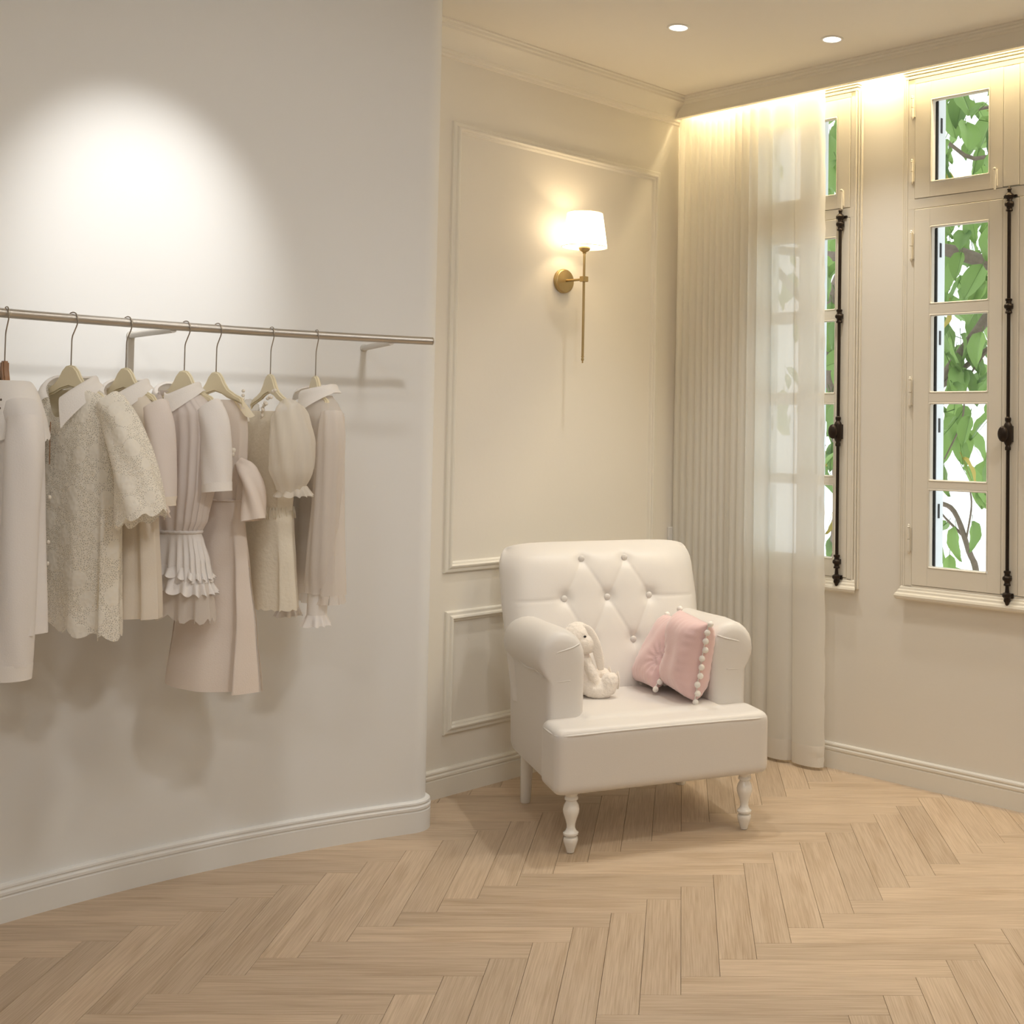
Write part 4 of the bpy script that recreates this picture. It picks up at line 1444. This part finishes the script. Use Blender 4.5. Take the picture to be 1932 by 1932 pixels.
# 6 butter dress with pearls and organza puff sleeves
g = garment('pearl_dress', 5, 'butter cream dress with pearl neckline and organza puff sleeves', 'dress')
put(torso([(.235, 0, .105, .034), (.27, 0, .130, .048), (.36, 0, .135, .056), (.47, 0, .125, .052), (.525, 0, .118, .050)], fold=5, famp=.006, nz=24), 'bodice', C_BUTTER, g)
put(torso([(.523, 0, .119, .051), (.56, 0, .130, .050), (.68, 0, .150, .050), (.805, 0, .165, .052)], fold=6, famp=.010, ph=.4, scallop=.006, nsc=30), 'skirt', C_BUTTER, g)
fr_ = MB()
for k in range(46):
    th = 2 * PI * k / 46
    x, y = .119 * spow(math.cos(th), .8), .052 * spow(math.sin(th), .8)
    fr_.tube([(x, y, -.515), (x * 1.03 + .003 * math.sin(k * 5), y * 1.08, -.530), (x * 1.04, y * 1.1 + .002 * math.cos(k * 3), -.548)], .0018, 5)
put(fr_, 'fringe', C_BUTTER, g)
for sg in (-1, 1):
    put(tube_sleeve([(sg * .112, 0, -.215), (sg * .150, -.010, -.255), (sg * .178, -.016, -.33), (sg * .180, -.016, -.40), (sg * .168, -.012, -.462)], [.030, .064, .078, .076, .046], fold=9, famp=.06, sq=(.8, .8)), 'puff_sleeve', C_ORG, g)
    put(ruffle(.450, sg * .168, .040, .034, .030, .016, 11, .008, n=90, p=2.0), 'sleeve_ruffle', C_ORG, g)
prl = MB().ell((0, 0, 0), (.0052, .0052, .0052), None, 10, 7).mesh('pearl', M_PEARL, True)
for k in range(15):
    t = k / 14
    obj('pearl', prl, g, Matrix.Translation((lerp(-.095, -.020, t), -.038 - .012 * math.sin(t * PI), -.175 - .110 * t ** .8)))
for k in range(15):
    t = k / 14
    obj('pearl', prl, g, Matrix.Translation((lerp(.105, .030, t), -.036 - .014 * math.sin(t * PI), -.175 - .085 * t ** .9 + .006 * math.sin(k * 2.2))))

# 7 sheer white blouse, last on the rail
g = garment('sheer_blouse', 6, 'sheer white blouse with pointed collar and ruffled cuffs at the rail end', 'blouse')
put(torso([(.185, 0, .064, .036), (.212, 0, .115, .044), (.250, 0, .158, .052), (.33, 0, .160, .052), (.55, 0, .165, .052), (.775, 0, .180, .054)], fold=10, famp=.010, ph=1.7), 'body', C_SHEER, g)
put(torso([(.25, 0, .135, .036), (.33, 0, .140, .040), (.55, 0, .145, .040), (.735, 0, .155, .040)], fold=6, famp=.010, ph=.7), 'underlayer', C_WHITE, g)
put(torso([(.772, 0, .180, .054), (.800, 0, .183, .057)], fold=16, famp=.008, ph=.3, nz=4, start=-1), 'hem_frill', C_SHEER, g)
for sg in (-1, 1):
    put(tube_sleeve([(sg * .135, -.004, -.238), (sg * .152, -.012, -.32), (sg * .146, -.020, -.50), (sg * .132, -.026, -.68), (sg * .120, -.028, -.765)], [.036, .045, .043, .046, .044], fold=8, famp=.07, sq=(.9, .9)), 'sleeve', C_SHEER, g)
    put(tube_sleeve([(sg * .120, -.028, -.762), (sg * .118, -.030, -.835)], [.033, .032], fold=0, sq=(.9, .9)), 'cuff', C_COLLAR, g)
    cr_ = put(ruffle(.832, sg * .118, .029, .029, .032, .012, 9, .006, n=90, p=2.0), 'cuff_ruffle', C_WHITE, g)
    cr_.location.y = -.030
put(collar(.062, .040, -.170, .088, .036, gap=.20), 'collar', C_COLLAR, g)

# ------------------------------------------------------------------ tree outside the windows
tree = empty('leafy_tree', FB @ Vector((0.6, 1.7, -0.5)))
tag(tree, 'broad-leaved green tree growing just outside the windows', 'tree')
T0 = Vector(tree.location)


def tb(s, d, h): return FB @ Vector((s, d, h)) - T0


BR = [
    ([(1.6, 1.75, 2.05), (1.0, 1.62, 2.20), (0.684, 1.6, 2.287), (0.33, 1.6, 2.399), (-.3, 1.75, 2.42), (-1.0, 2.0, 2.55)], .046, .026),
    ([(1.25, 1.6, 2.75), (0.95, 1.6, 2.40), (0.686, 1.6, 2.026), (0.364, 1.6, 1.639), (0.1, 1.65, 1.45), (-.5, 1.8, 1.2)], .024, .034),
    ([(1.1, 1.62, 2.1), (0.687, 1.6, 1.844), (0.428, 1.6, 1.661), (0.30, 1.6, 1.58)], .011, .018),
    ([(0.68, 1.5, 0.35), (0.616, 1.6, 0.652), (0.572, 1.6, 0.766), (0.482, 1.6, 0.971), (0.359, 1.6, 1.021), (.1, 1.65, 1.1)], .020, .010),
    ([(0.53, 1.6, 0.85), (0.42, 1.62, 0.93), (0.36, 1.64, 0.98)], .008, .004),
    ([(0.55, 1.6, 0.80), (0.585, 1.6, 1.0), (0.57, 1.6, 1.12)], .006, .004),
    ([(1.4, 1.7, 3.2), (0.68, 1.6, 2.857), (0.361, 1.6, 2.997), (-.2, 1.7, 3.1)], .012, .010),
    ([(1.2, 1.7, 3.15), (0.623, 1.6, 3.121), (0.36, 1.6, 3.12), (-.4, 1.8, 3.2)], .010, .008),
    ([(0.8, 1.6, 1.95), (0.60, 1.55, 1.70), (0.55, 1.55, 1.45), (0.45, 1.55, 1.25)], .006, .004),
    ([(-.9, 2.2, -.5), (-.6, 2.1, .4), (-.5, 2.0, 1.2), (-.55, 1.9, 2.0), (-.3, 1.75, 2.42)], .09, .05),
    ([(-.5, 2.0, 1.2), (-.2, 1.5, 1.7), (.0, 1.3, 2.1)], .02, .008),
    ([(-.55, 1.9, 2.0), (-.8, 1.4, 2.6), (-.7, 1.2, 3.1)], .03, .010),
]
for pts, r0, r1 in BR:
    P = smooth_path([tb(*p) for p in pts], 5)
    n = len(P)
    MB().tube(P, [lerp(r0, r1, i / (n - 1)) * (1 + .06 * math.sin(i * 2.1)) for i in range(n)], 10).build('branch', M_BARK, tree, smooth=True)


def leaf_mesh(l, w, curl, mat):
    mb = MB()

    def fn(s_, t_):
        a = 2 * s_ - 1
        half = w / 2 * (math.sin(PI * min(1, t_ ** .8)) ** .75 + .02)
        return (a * half, l * t_, -curl * l * t_ * t_ + .16 * abs(a) * half - .012 * (1 - abs(a)) + .004 * math.sin(t_ * 14) * abs(a))
    mb.grid(fn, 4, 8)
    mb.tube([(0, -.03, 0), (0, 0, -.012), (0, l * .95, -curl * l * .9 - .012)], [.0018, .0014, .0006], 4)
    return mb.mesh('leaf', mat, True, fix=False)


LV = [leaf_mesh(.17, .105, .25, M_LEAF), leaf_mesh(.14, .085, .45, M_LEAF), leaf_mesh(.19, .11, .1, M_LEAF), leaf_mesh(.12, .06, .3, M_LEAF), leaf_mesh(.14, .085, .5, M_LEAFY)]
rnd = random.Random(21)


def leaf_M(p, size):
    tilt = rnd.gauss(-.9, .55)
    return Matrix.Translation(p) @ Matrix.Rotation(rnd.uniform(0, 2 * PI), 4, 'Z') @ Matrix.Rotation(tilt, 4, 'X') @ Matrix.Rotation(rnd.gauss(0, .5), 4, 'Y') @ Matrix.Scale(size, 4)


cnt = 0
stuffl = MB()
while cnt < 760:
    if cnt < 290:
        d = rnd.uniform(1.15, 2.4)
        k = (d - 0) / 1.6
        # the part of the crown that stands behind the panes
        if rnd.random() < .72:
            s = rnd.uniform(1.20 - .92 * k, 1.72 - .90 * k)
        else:
            s = rnd.uniform(0.62 - 1.0 * k, 0.85 - 1.0 * k)
        h = 1.45 + rnd.uniform(-.95, 1.85) * (1 + .12 * d)
        dens = 1.0 if h > 1.25 else (.22 if s < .45 - .3 * (k - 1) else .4)
        if rnd.random() > dens: continue
        if rnd.random() < .05: continue
        q = tb(s, d, h)
        obj('leaf', LV[4] if rnd.random() < .05 else LV[rnd.randrange(4)], tree, leaf_M(q, rnd.uniform(1.0, 1.5)))
    else:
        s, d, h = rnd.uniform(-3.0, 2.6), rnd.uniform(1.5, 3.6), rnd.uniform(1.15, 4.2)
        me = LV[rnd.randrange(4)]
        Mx = leaf_M(tb(s, d, h), rnd.uniform(.8, 1.2))
        stuffl.add([v.co for v in me.vertices], [list(p.vertices) for p in me.polygons], Mx)
    cnt += 1
so = stuffl.build('far_foliage', M_LEAF, tree, smooth=True, fix=False)
so['kind'] = 'stuff'
